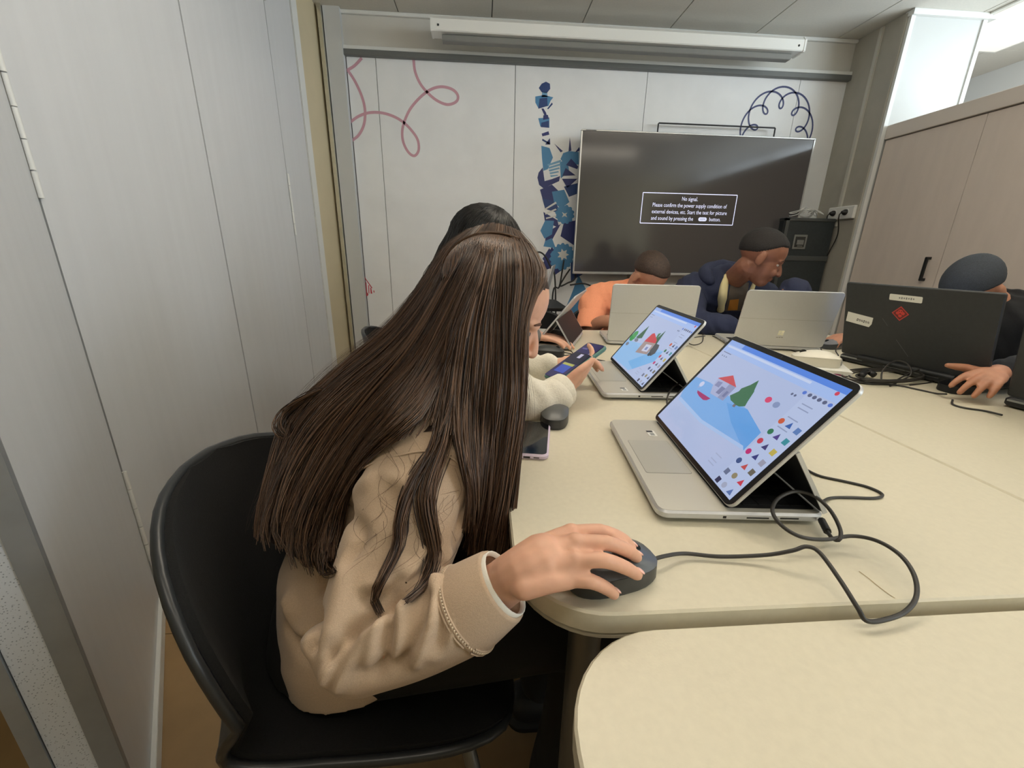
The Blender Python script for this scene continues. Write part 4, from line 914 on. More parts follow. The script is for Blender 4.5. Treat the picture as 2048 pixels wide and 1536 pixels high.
def eyes(H, parent):
    for sd in (1, -1):
        c, f, l, u, s = H; p = hl(H, (.0655, .030*sd, -.006)); M = np.eye(4); M[:3, 0], M[:3, 1], M[:3, 2] = f, l, u
        e = mk('eye', ellipsoid(p, (.0105*s, .013*s, .008*s), M, 14, 10), mat('eye_white', (176, 164, 154), .3), parent, True)
        mk('iris', ellipsoid(p+f*.0072*s, (.0042*s, .0058*s, .0058*s), M, 12, 8), mat('iris_brown', (52, 34, 24), .2), e, True)
        mk('eyebrow', limb([hl(H, (.081, .016*sd, .016)), hl(H, (.0815, .030*sd, .020)), hl(H, (.073, .046*sd, .016))], [.0022*s, .003*s, .0018*s], 8), mat('brow', (92, 64, 50), .8), parent, True)
def hair_cap(name, H, m, parent, hl_pts=((-1, -.62), (-.2, -.34), (.25, .10), (.6, .50), (1, .62)), grow=1.06, noise=.0016):
    c, f, l, u, s = H; V, F_ = ellipsoid((0, 0, 0), (1, 1, 1), None, 72, 44)
    x, z = V[:, 0], V[:, 2]; t = np.interp(x, [p[0] for p in hl_pts], [p[1] for p in hl_pts])
    k = np.clip((z-t)/.14+.5, 0, 1); k = k*k*(3-2*k)
    r = .93+(grow-.93)*k
    nz = noise*(np.sin(V[:, 0]*61+V[:, 1]*37)+np.sin(V[:, 1]*83-V[:, 2]*45)+np.sin(V[:, 2]*71+V[:, 0]*29))/.09
    P = V*(r*(1+nz*k/3*.9))[:, None]*np.array([.096, .074, .082])
    W_ = np.array([hl(H, (p[0]-.012, p[1], p[2]+.030)) for p in P])
    return mk(name, (W_, F_), m, parent, True)
def torso(spine, side, W_, D_, p=2.4, n=32):
    S = np.asarray(spine, float); side = unit(side); T = np.gradient(S, axis=0); rings = []
    for i in range(len(S)):
        t = unit(T[i]); sd = unit(side-t*(side@t)); fw = np.cross(sd, t); rings.append(ering(S[i], sd*W_[i], fw*D_[i], n, p))
    return loft(rings)
def hand(Wp, F_, N_, thumb, s=1.0, curl=(.35, .5, .4), spread=.06, thumb_dir=(.75, .6, -.25), ind=(0, 0, 0, 0)):
    """palm, four fingers of different length and a thumb; thumb = +1 when it points along N x F"""
    Wp = np.array(Wp, float); f = unit(F_); n = unit(np.array(N_)-f*(np.array(N_)@f)); t = np.cross(n, f)*thumb
    P = []; L = [(.070, (.040, .024, .018), .022), (.074, (.044, .027, .019), .0065), (.070, (.041, .025, .018), -.009), (.062, (.032, .019, .016), -.023)]
    for k, (ml, bones, off) in enumerate(L):
        mcp = Wp+s*(f*ml+t*off+n*.004)
        P.append(limb([Wp+s*(f*.004+t*off*.55), Wp+s*(f*ml*.55+t*off*.85+n*.003), mcp], [.0145*s, .0125*s, .0105*s], 12))
        a = 0; q = mcp; d = f+t*spread*(1.5-k); pts = [mcp]; 
        for j in range(3):
            a += curl[j]+ind[k]*.5; dd = unit(d)*math.cos(a)-n*math.sin(a); q = q+dd*bones[j]*s; pts.append(q)
        P.append(limb(pts, [.0098*s, .0086*s, .0078*s, .0066*s], 12))
    b0 = Wp+s*(f*.018+t*.016-n*.004); d = unit(f*thumb_dir[0]+t*thumb_dir[1]+n*thumb_dir[2])
    d2 = unit(f*(thumb_dir[0]+.35)+t*(thumb_dir[1]-.35)+n*thumb_dir[2])
    P.append(limb([b0, b0+d*.036*s, b0+d*.036*s+d2*.028*s, b0+d*.036*s+d2*.050*s], [.0145*s, .0115*s, .0095*s, .0072*s], 12))
    P.append(ellipsoid(Wp+s*(f*.036), (.030*s, .030*s, .014*s), np.array(frame((0, 0, 0), f, t, n))))
    return P
def strands(paths, r0, n=4, taper=.35):
    """many tapering hairs; paths (k, m, 3)"""
    P = np.asarray(paths, float); K, m, _ = P.shape
    T = np.gradient(P, axis=1); T /= np.linalg.norm(T, axis=2)[..., None]+1e-12
    A = np.broadcast_to(np.array([.31, .52, .79]), T.shape); N = np.cross(T, A); N /= np.linalg.norm(N, axis=2)[..., None]+1e-12; B_ = np.cross(T, N)
    r = np.asarray(r0, float).reshape(-1, 1)*(1-(1-taper)*np.linspace(0, 1, m)**2)[None, :]
    th = np.arange(n)*2*np.pi/n
    V = P[:, :, None, :]+r[:, :, None, None]*(np.cos(th)[None, None, :, None]*N[:, :, None, :]+np.sin(th)[None, None, :, None]*B_[:, :, None, :])
    base = (np.arange(K)*m*n)[:, None, None]+(np.arange(m-1)*n)[None, :, None]; i = np.arange(n)[None, None, :]; j = (i+1) % n
    F_ = np.stack([base+i, base+j, base+n+j, base+n+i], -1).reshape(-1, 4)
    return V.reshape(-1, 3), F_
def mk_fast(name, vf, m, parent=None):
    v, f = vf; me = bpy.data.meshes.new(name); me.vertices.add(len(v)); me.vertices.foreach_set('co', np.asarray(v, np.float32).ravel())
    me.loops.add(f.size); me.loops.foreach_set('vertex_index', f.ravel().astype(np.int32)); me.polygons.add(len(f))
    me.polygons.foreach_set('loop_start', np.arange(0, f.size, 4, dtype=np.int32)); me.polygons.foreach_set('loop_total', np.full(len(f), 4, np.int32))
    me.update(calc_edges=True); me.validate(); me.materials.append(m); me.shade_smooth()
    o = bpy.data.objects.new(name, me); COL.objects.link(o)
    if parent: o.parent = parent
    return o
def sheet_strands(guides, count, m=26, depth=(.0, .010), wob=.004, clump=.12, lens=(.86, 1.03), toward=None):
    """hairs between neighbouring guide lines"""
    Gd = np.array([smooth_path(g_, m) for g_ in guides]); K = len(Gd); out = []
    nc = max(4, count//13); cen = RNG.uniform(0, K-1, nc); cph = RNG.uniform(0, 6.28, (nc, 3)); cfr = RNG.uniform(.5, 1.5, nc); cd = RNG.uniform(*depth, nc); cl = RNG.uniform(*lens, nc)
    for k in range(count):
        ci = RNG.integers(nc); dt = RNG.normal(0, clump); s = np.linspace(0, 1, m)[:, None]; sq = np.linspace(0, 1, m)
        tt = np.clip(cen[ci]+dt*(1.15-.8*sq**1.5), 0, K-1-1e-6); ii = tt.astype(int); aa = (tt-ii)[:, None]; jj = np.arange(m)
        P = Gd[ii, jj]*(1-aa)+Gd[np.minimum(ii+1, K-1), jj]*aa
        P = P+wob*(.2+s)*np.sin(6.28*cfr[ci]*s+cph[ci])*np.array([1, 1, .5])+.35*wob*(.2+s)*np.sin(6.28*RNG.uniform(.6, 1.8)*s+RNG.uniform(0, 6.28, 3))
        dirv = unit(CAM-P[m//2]) if toward is None else toward
        P = P+dirv*(cd[ci]+RNG.uniform(-.003, .003))*np.minimum(1, s*5+.5)
        Lf = min(1.0, cl[ci]*RNG.uniform(.93, 1.04)); q = np.linspace(0, min(1, Lf), m)*(m-1); lo = np.clip(q.astype(int), 0, m-2); fr2 = (q-lo)[:, None]
        out.append(P[lo]*(1-fr2)+P[lo+1]*fr2)
    return np.array(out)
def under_sheet(guides, off, th, m=22):
    Gd = np.array([smooth_path(g_, m) for g_ in guides]); K = len(Gd)
    Kf = 4*(K-1)+1; G2 = np.array([[np.interp(t, np.arange(K), Gd[:, j, c]) for c in range(3)] for t in np.linspace(0, K-1, Kf) for j in range(m)]).reshape(Kf, m, 3)
    d = CAM-G2; d /= np.linalg.norm(d, axis=2)[..., None]
    A, B_ = G2-d*off, G2-d*(off+th); n = Kf*m; F_ = []
    for i in range(Kf-1):
        for j in range(m-1):
            q = (i*m+j, i*m+j+1, (i+1)*m+j+1, (i+1)*m+j); F_.append(q); F_.append(tuple(n+x for x in q[::-1]))
    bd = list(range(m))+[i*m+m-1 for i in range(1, Kf)]+[(Kf-1)*m+j for j in range(m-2, -1, -1)]+[i*m for i in range(Kf-2, 0, -1)]
    for k in range(len(bd)): p, q = bd[k], bd[(k+1) % len(bd)]; F_.append((p, q, n+q, n+p))
    return np.vstack([A.reshape(-1, 3), B_.reshape(-1, 3)]), F_
def long_hair(H, count, length, hang, az=(.75, 5.53), m=22, jit=.004, r=1.09, crown=(-.01, 0, .085)):
    """hair falling from the crown over the skull and then straight down"""
    c, f, l, u, s = H; out = []
    for k in range(count):
        a = RNG.uniform(*az); Lh = length*RNG.uniform(.85, 1.05); pts = []
        for t in np.linspace(.12, 1.75, 8):
            d = np.array([math.cos(a)*math.sin(t), math.sin(a)*math.sin(t), math.cos(t)]); p = d*np.array([.096, .076, .085])*r*RNG.uniform(.99, 1.03)
            pts.append(hl(H, (p[0]-.012, p[1], p[2]+.030)))
        e = pts[-1]; out_d = np.array(hang)
        for q in (.25, .5, .75, 1.0): pts.append(e+out_d*Lh*q+RNG.normal(0, jit, 3)*q)
        out.append(smooth_path(pts, m))
    return np.array(out)
def surf(bvh, px, py, off=0.0, far=None):
    d = unit(ray(px, py)); h = bvh.ray_cast(Vector(CAM), Vector(d))
    if h[0] is None: return None
    return np.array(h[0])-d*off
def crease(o, bvh, lines):
    """push folds into a garment along lines lying on it: (points px, width, amount)"""
    V = verts_of(o); N = normals_of(o); disp = np.zeros(len(V))
    for pts, w, amt in lines:
        P = [surf(bvh, *p) for p in pts]; P = [p for p in P if p is not None]
        if len(P) < 2: continue
        S = smooth_path(P, 24); d2 = np.full(len(V), 9.0)
        for i in range(len(S)):
            d2 = np.minimum(d2, ((V-S[i])**2).sum(1)*(1+0*i))
        disp += amt*np.exp(-d2/(w*w))
    set_verts(o, V+N*disp[:, None]*1.45)
def patch(name, poly, bvh, off, m, parent, nu=14, nv=14, th=.002):
    """thin cloth patch following the garment below: poly = four pixel corners tl, tr, br, bl"""
    tl_, tr_, br_, bl_ = [np.array(p, float) for p in poly]; A = []
    for j in range(nv):
        for i in range(nu):
            a, b = i/(nu-1), j/(nv-1); p = (tl_*(1-a)+tr_*a)*(1-b)+(bl_*(1-a)+br_*a)*b; q = surf(bvh, p[0], p[1], off)
            A.append(q if q is not None else np.array([np.nan]*3))
    A = np.array(A); D_ = np.array([unit(p-CAM) for p in A]); F_ = []; n = nu*nv
    ok = ~np.isnan(A[:, 0])
    for j in range(nv-1):
        for i in range(nu-1):
            q = (j*nu+i, j*nu+i+1, (j+1)*nu+i+1, (j+1)*nu+i)
            if all(ok[list(q)]) and np.ptp(np.linalg.norm(A[list(q)]-CAM, axis=1)) < .05: F_.append(q); F_.append(tuple(n+x for x in q[::-1]))
    A2 = np.vstack([A, A+D_*th]); A2[np.isnan(A2)] = 0
    used = sorted({i for q in F_ for i in q}); mp = {v: k for k, v in enumerate(used)}
    return mk(name, (A2[used], [tuple(mp[i] for i in q) for q in F_]), m, parent, True)

SKIN = mat('skin_warm', (220, 170, 144), .5, noise=.05, nscale=60, sss=.12)
SKIN2 = mat('skin_tan', (186, 132, 104), .5, noise=.05, nscale=60, sss=.1)
SKIN3 = mat('skin_brown', (140, 92, 70), .5, noise=.05, nscale=60, sss=.08)

# ------------------------------------------------------------------ girl in the beige sweatshirt
M_sweat = mat('sweatshirt_beige', (196, 172, 148), .95, noise=.06, nscale=500, bump=.25, bscale=900, sheen=.15)
M_trs = mat('trousers_black', (16, 16, 17), .9, bump=.2, bscale=600)
g1 = tag(empty('person', (-.22, .63, 0)), 'girl with long brown hair in a beige sweatshirt, hand on a mouse', 'person')
def inv(o):  # keep world coordinates of children simple
    for ch in o.children: ch.matrix_parent_inverse = Matrix.Translation(o.location).inverted()
cuffE = at_d(1004, 1168, .440); cuffI = at_d(930, 1218, .447); fmid = at_d(828, 1255, .456); elb = at_d(728, 1275, .465); uarm = at_d(792, 1110, .515); shR = at_d(856, 935, .575); shT = at_d(870, 862, .63)
HG = head_frame((.0225, .705, .998), (.86, -.07, -.50), s=.93)
bodyP = head_parts(HG)
bodyP.append(limb([(-.06, .68, .87), (-.02, .69, .925), hl(HG, (-.03, 0, -.05))], [.055, .048, .052]))
bodyP.append(torso([(-.235, .62, .45), (-.215, .625, .56), (-.17, .64, .66), (-.115, .655, .76), (-.075, .67, .83)], (0, 1, 0), [.14, .13, .125, .13, .12], [.10, .10, .09, .085, .07]))
sh0 = np.array([-.07, .57, .83])
bodyP += [limb([sh0, shR*.6+sh0*.4, uarm, elb], [.045, .045, .040, .035]), limb([elb, fmid, cuffI, cuffE], [.034, .034, .028, .0245])]
bodyP += [limb([(-.06, .77, .83), (-.02, .86, .80), (-.03, .90, .66)], [.045, .045, .036]), limb([(-.03, .90, .66), (.02, .84, .60), (.07, .74, .585)], [.035, .03, .024])]
bodyP += hand((.07, .74, .585), (.5, -.8, -.1), (0, 0, 1), 1, .92)
for yy in (.53, .72):
    bodyP += [limb([(-.21, yy, .48), (0, yy-.01, .505), (.17, yy-.01, .505)], [.072, .062, .048]), limb([(.17, yy-.01, .50), (.16, yy, .30), (.13, yy, .09)], [.047, .042, .03]), limb([(.10, yy, .05), (.17, yy, .04), (.26, yy, .03)], [.03, .03, .024])]
# right hand resting on the mouse
wr = at_z(1035, 1146, .782); Z_ = lambda px, py, z: at_z(px, py, z)
bodyP.append(limb([cuffE, wr, Z_(1085, 1118, .792)], [.0245, .0235, .026]))
fing = {'index': [(1142, 1066, .803), (1200, 1062, .804), (1243, 1077, .792), (1262, 1094, .775)], 'middle': [(1150, 1086, .806), (1212, 1086, .806), (1255, 1101, .790), (1273, 1114, .773)],
        'ring': [(1148, 1121, .799), (1208, 1121, .801), (1250, 1135, .786), (1274, 1149, .773)], 'pinky': [(1138, 1158, .785), (1182, 1163, .785), (1212, 1176, .769), (1228, 1188, .755)]}
rad = {'index': .0088, 'middle': .0092, 'ring': .0089, 'pinky': .0085}
tips = {}
for k, P in fing.items():
    W3 = [Z_(*p) for p in P]; r = rad[k]; tips[k] = W3
    bodyP.append(limb(W3, [r*.98, r*.86, r*.82, r*.72], 14)); bodyP.append(ellipsoid(W3[0]+np.array([0, 0, .0015]), (r*1.12, r*1.08, r*1.08), None, 12, 8)); bodyP.append(ellipsoid(W3[1]+np.array([0, 0, .0006]), (r*.90, r*.86, r*.86), None, 12, 8))
    o_ = {'index': .6, 'middle': .2, 'ring': -.2, 'pinky': -.6}[k]
    base = wr+np.array([.004, o_*.030, .0]); bodyP.append(limb([base, (base+W3[0])/2+np.array([0, 0, .002]), W3[0]], [.0130, .0122, .0100], 14))
th0 = wr+np.array([.022, .022, -.008]); bodyP.append(limb([th0, th0+np.array([.030, .022, -.006]), th0+np.array([.058, .026, -.012]), th0+np.array([.080, .018, -.016])], [.015, .0125, .0105, .008]))
bd1 = fuse('body', bodyP, .0025, SKIN, g1, 3, .4)
for k in ('middle', 'ring', 'pinky', 'index'):
    a, b = tips[k][3], tips[k][2]; d = unit(a-b); s_ = unit(np.cross(d, (0, 0, 1))); n_ = np.cross(s_, d); c = a+d*.001+n_*rad[k]*.62
    mk('nail', ellipsoid(c, (.0056, .0046, .0016), np.array(frame((0, 0, 0), d, s_, n_)), 12, 8), mat('nail', (238, 190, 178), .25), bd1, True)
eyes(HG, g1)
SWP = [torso([(-.208, .602, .432), (-.213, .608, .48), (-.208, .62, .57), (-.175, .64, .66), (-.12, .655, .76), (-.075, .668, .835), (-.04, .677, .885)], (0, 1, 0), [.168, .172, .168, .160, .158, .140, .075], [.118, .122, .122, .115, .112, .095, .068]),
       limb([(-.06, .64, .84), shT, shR, uarm, elb], [.085, .080, .080, .070, .056], 20), limb([elb, fmid, cuffI], [.056, .050, .045], 20), ellipsoid(elb, (.056, .056, .056)),
       limb([(-.06, .72, .83), (-.03, .83, .81), (-.02, .885, .72), (-.03, .905, .66)], [.085, .075, .062, .052], 18), limb([(-.03, .905, .66), (.02, .84, .60), (.045, .785, .59)], [.05, .043, .036], 18)]
sw = fuse('sweatshirt', SWP, .0048, M_sweat, g1, 8)
bv = bvh_of(sw); 
fo = lambda pts: [(500+p[0]*.3418, 1050+p[1]*.3418) for p in pts]
FOLDS = [(fo([(940, 400), (870, 450), (740, 540), (600, 640), (480, 760)]), .007, -.011), (fo([(900, 470), (760, 560), (640, 660), (560, 780), (500, 930)]), .009, .007), (fo([(610, 680), (540, 800), (480, 930)]), .005, -.007),
         (fo([(540, 700), (470, 800), (440, 900)]), .007, .005), (fo([(850, 470), (810, 620), (790, 760), (740, 880)]), .0065, -.008), (fo([(780, 560), (730, 700), (700, 820)]), .008, .005), (fo([(900, 480), (880, 650), (850, 780)]), .009, .005),
         (fo([(1090, 330), (1080, 480), (1040, 640), (960, 800)]), .0075, .0075), (fo([(1050, 420), (1010, 580), (930, 740), (860, 840)]), .006, -.006), (fo([(1130, 420), (1140, 560), (1100, 700)]), .007, -.005), (fo([(1180, 520), (1160, 640), (1080, 760)]), .008, .004),
         (fo([(130, 300), (230, 450), (330, 600), (390, 700)]), .012, .008), (fo([(150, 450), (230, 620), (330, 780)]), .010, -.008), (fo([(470, 240), (430, 400), (400, 560), (390, 700)]), .008, -.012), (fo([(560, 260), (520, 450), (480, 600)]), .016, .006),
         (fo([(860, 330), (780, 400), (690, 430)]), .007, -.006), (fo([(900, 240), (830, 330), (720, 360)]), .010, .005), (fo([(1000, 150), (940, 280), (900, 350)]), .008, .006), (fo([(650, 880), (800, 850), (900, 800)]), .010, -.006),
         ([(700, 1000), (760, 960), (830, 990), (790, 1060)], .014, .005), ([(690, 1010), (720, 1060), (700, 1120)], .010, -.007), ([(905, 905), (930, 960), (925, 1040), (890, 1120)], .008, .005), ([(905, 1090), (930, 1010), (940, 930)], .006, -.006), ([(760, 960), (800, 1000), (800, 1080)], .012, -.004)]
crease(sw, bv, FOLDS)
bv = bvh_of(sw)
def seam_line(pts, r, off, name='seam', n=50, m=M_sweat, parent=sw):
    P = [surf(bv, *p, off) for p in pts]; P = [p for p in P if p is not None]
    if len(P) > 2: return mk(name, tube(smooth_path(P, n), r, 6), m, parent, True)
seam_line([(690, 955), (740, 930), (800, 910), (850, 903), (895, 912), (925, 935), (938, 965)], .0016, .0005)
seam_line([(688, 960), (680, 1000), (692, 1030)], .0016, .0005)
# cuff, overlock seam and the white shirt cuff under it
ax = unit(cuffE-cuffI); sx1 = unit(np.cross(ax, (0, 0, 1))); sy1 = np.cross(sx1, ax)
def cring(t, r, e=1.0): return ering(cuffI+(cuffE-cuffI)*t, sx1*r, sy1*r*e, 28)
mk('cuff', loft([cring(-.10, .040), cring(.0, .0462), cring(.06, .0465), cring(.5, .0430), cring(.95, .0392), cring(1.0, .0380), cring(1.0, .0345), cring(.6, .033)], False), M_sweat, g1, True)
for t, r in ((.01, .0468), (.07, .0466), (.13, .0462)):
    mk('cuff_seam', tube(cring(t, r), .0011, 6, False), M_sweat, g1, True)
st_ = [ellipsoid(p, (.0012, .0012, .0012), None, 6, 4) for p in smooth_path(np.vstack([cring(.10, .0470), cring(.10, .0470)[:1]]), 90)]
tag(mk('stitching', join(*st_), mat('stitch', (226, 208, 184), .9), g1), kind='stuff')
mk('shirt_cuff', loft([cring(.6, .0335), cring(1.0, .0352), cring(1.09, .0352), cring(1.10, .0338), cring(1.0, .0318)], False), mat('shirt_white', (238, 236, 228), .9, bump=.2, bscale=700), g1, True)
# trousers
TP = [torso([(-.25, .62, .44), (-.235, .62, .50), (-.22, .625, .54)], (0, 1, 0), [.165, .165, .15], [.115, .115, .105])]
for yy in (.53, .72): TP += [limb([(-.21, yy, .485), (0, yy-.01, .512), (.17, yy-.01, .51)], [.088, .078, .062]), limb([(.17, yy-.01, .50), (.165, yy, .30), (.135, yy, .12)], [.060, .056, .05])]
fuse('trousers', TP, .008, M_trs, g1, 6)
for yy in (.53, .72): mk('shoe', join(limb([(.10, yy, .052), (.17, yy, .05), (.255, yy, .042)], [.045, .043, .036], 16), slab(rrect(.24, .085, .04, 6, .175, yy), .004, .022)), mat('shoe_black', (24, 24, 26), .6), g1, True)

# hair: guide lines on and around the head and over the back
HM = hair_mat('hair_brown', (40, 27, 21), (112, 84, 64), .36); HU = mat('hair_under', (50, 35, 27), .6)
capo = hair_cap('scalp_hair', HG, HU, g1, ((-1, -.75), (-.2, -.5), (.25, -.05), (.6, .45), (1, .60)), 1.0, 0); bvc = bvh_of(capo)
def GL(pts, lift=.012, clampit=True):
    out = []
    for px, py, d in pts:
        if clampit:
            h = surf(bv, px, py)
            if h is not None:
                dd = (h-CAM)@_F
                d = min(d, dd-lift)
        h = surf(bvc, px, py)
        if h is not None: d = min(d, (h-CAM)@_F-.012)
        out.append(at_d(px, py, d))
    return out
back = [[(935, 462, .76), (885, 500, .75), (850, 560, .74), (780, 650, .74), (700, 715, .73), (620, 785, .71), (568, 850, .69), (545, 930, .66), (528, 1010, .63), (522, 1075, .61)],
        [(955, 455, .74), (905, 515, .70), (870, 590, .67), (800, 690, .67), (720, 760, .66), (650, 830, .64), (600, 910, .62), (565, 1000, .59), (550, 1060, .57), (560, 1095, .56)],
        [(970, 452, .73), (930, 525, .66), (885, 620, .62), (825, 720, .61), (755, 800, .61), (690, 880, .60), (640, 960, .58), (605, 1040, .56), (600, 1090, .55), (615, 1130, .54)],
        [(980, 451, .72), (945, 540, .63), (900, 650, .60), (855, 740, .59), (800, 820, .585), (740, 890, .58), (690, 970, .57), (660, 1040, .555), (648, 1100, .545), (655, 1135, .54)],
        [(988, 450, .72), (957, 560, .61), (915, 660, .585), (880, 750, .58), (840, 830, .575), (780, 880, .57), (715, 940, .57), (678, 1010, .555), (672, 1070, .55), (675, 1115, .545)]]
curt = [[(992, 450, .72), (965, 550, .61), (935, 650, .585), (918, 750, .575), (912, 840, .57), (925, 920, .57), (938, 990, .57), (930, 1060, .57), (925, 1090, .57)],
        [(998, 451, .72), (985, 540, .62), (968, 640, .59), (962, 740, .58), (955, 840, .575), (952, 930, .575), (948, 1010, .575), (940, 1080, .575), (938, 1110, .575)],
        [(1008, 453, .72), (1008, 530, .63), (1005, 620, .60), (1003, 720, .59), (995, 820, .58), (985, 920, .58), (974, 1010, .58), (960, 1080, .58), (955, 1120, .58)],
        [(1020, 457, .72), (1035, 520, .64), (1036, 590, .61), (1026, 680, .595), (1025, 780, .585), (1012, 880, .585), (1000, 980, .585), (984, 1070, .585), (975, 1120, .585)],
        [(1030, 461, .72), (1058, 512, .66), (1066, 570, .625), (1046, 645, .605), (1038, 740, .595), (1035, 850, .59), (1018, 960, .59), (1002, 1060, .59), (992, 1115, .59)],
        [(1040, 466, .73), (1074, 510, .69), (1092, 556, .655), (1070, 600, .63), (1054, 650, .612), (1050, 740, .60), (1044, 850, .60), (1030, 960, .60), (1018, 1060, .60), (1008, 1110, .60)]]
midl = [back[4][:5]+[(800, 872, .575)], [(990, 450, .72), (960, 560, .61), (925, 650, .583), (900, 740, .575), (880, 815, .57), (862, 862, .57)], curt[0][:5]+[(905, 880, .57)]]
GB, GC, GM = [GL(g_) for g_ in back], [GL(g_, clampit=(i < 3)) for i, g_ in enumerate(curt)], [GL(g_) for g_ in midl]
S1 = np.concatenate([sheet_strands(GB, 1900, 28, (-.006, .012), .0065, .09, (.76, 1.05)), sheet_strands(GC, 1900, 28, (-.008, .010), .005, .09, (.85, 1.04)), sheet_strands(GM, 480, 28, (-.004, .010), .004, .10, (.6, 1.03))])
topg = [g_[:3] for g_ in GB]+[g_[:3] for g_ in GC]
S1 = np.concatenate([S1, sheet_strands(topg, 900, 28, (-.002, .006), .002, .12, (.7, 1.0))])
far_ = long_hair(HG, 420, .26, (-.10, .25, -.95), (.9, 3.2), 28)
lockA = GL([(905, 640, .585), (893, 740, .575), (882, 830, .56), (872, 890, .55), (842, 935, .54), (815, 985, .53), (800, 1040, .52), (797, 1085, .51), (778, 1130, .50), (757, 1170, .49), (748, 1200, .48), (760, 1226, .48)], .007)
lockB = GL([(920, 640, .58), (905, 740, .57), (892, 830, .56), (880, 890, .55), (858, 950, .54), (848, 1000, .53), (856, 1050, .52), (866, 1100, .51), (862, 1140, .50), (846, 1172, .49), (815, 1200, .48)], .007)
lockC = GL([(900, 860, .56), (880, 930, .55), (866, 990, .54), (868, 1050, .53), (875, 1090, .52), (868, 1130, .51), (850, 1165, .50)], .006)
curl = GL([(640, 780, .68), (600, 805, .68), (572, 828, .68), (560, 850, .67), (566, 868, .665), (585, 876, .66), (600, 868, .66)], .01)
tipc = [GL([(690, 1000, .55), (672, 1060, .55), (648, 1110, .54), (655, 1140, .54), (668, 1146, .54)], .008), GL([(640, 1010, .56), (622, 1070, .55), (608, 1110, .54), (622, 1134, .54)], .008), GL([(600, 1000, .58), (585, 1050, .57), (580, 1080, .56)], .008)]
LK = []
for gl, cnt, sp_ in ((lockA, 55, .0042), (lockB, 80, .0055), (lockC, 22, .0025), (curl, 40, .005), (tipc[0], 30, .005), (tipc[1], 30, .005), (tipc[2], 24, .005)):
    Pm = smooth_path(gl, 28); s = np.linspace(0, 1, 28)[:, None]
    for k in range(cnt):
        o_ = RNG.normal(0, 1, 3)*sp_; env = (.35+.65*np.sin(np.pi*np.clip(s*1.05, 0, 1))**.5); LK.append(Pm+o_*env+RNG.normal(0, .0012, 3)*np.sin(7*s+k))
LK = np.array(LK)
fly = []
for Gd, cnt in ((GB, 260), (GC, 90), ([GB[0], GB[1]], 160)):
    Fs = sheet_strands(Gd, cnt, 28, (.0, .02), .016, .5, (.5, 1.04)); fly.append(Fs)
# loose hairs resting on the sleeve
for k in range(55):
    x, y = RNG.uniform(690, 920), RNG.uniform(870, 1080); a = RNG.normal(1.75, .35); Ls = RNG.uniform(40, 140); pts = []
    for t in np.linspace(0, 1, 7):
        q = (x+math.cos(a+.5*math.sin(4*t+k))*Ls*t, y+math.sin(a)*Ls*t); h = surf(bv, q[0], q[1], .0015)
        if h is None: break
        pts.append(h)
    if len(pts) == 7 and max(np.linalg.norm(np.diff(pts, axis=0), axis=1)) < .04: fly.append(smooth_path(pts, 28)[None])
fly = np.concatenate(fly)
mk('under_hair', join(under_sheet(GB, .012, .010), under_sheet(GC, .010, .010), under_sheet(GM, .010, .006)), HU, g1, True)
def outside(P, k):
    c, f, l, u, s = HG; d = P-hl(HG, (-.012, 0, .030)); q = np.stack([d@f/(.096*s), d@l/(.074*s), d@u/(.082*s)], -1); r = np.linalg.norm(q, axis=-1); g_ = np.where(r < k, k/np.maximum(r, .3), 1.0)
    return hl(HG, (-.012, 0, .030))+d*g_[..., None]
S1 = outside(S1, 1.055+RNG.uniform(0, .03, (len(S1), 1))); far_ = outside(far_, 1.05)
allS = np.concatenate([S1, far_, LK]); R0 = np.concatenate([RNG.uniform(.0007, .0015, len(S1)+len(far_)), RNG.uniform(.0006, .0013, len(LK))])
tag(mk_fast('long_hair', strands(allS, R0, 4), HM, g1), 'long brown hair hanging over the back and in front of the face', kind='stuff')
tag(mk_fast('loose_hairs', strands(fly, RNG.uniform(.00014, .00024, len(fly)), 3), HM, g1), kind='stuff')
inv(g1)
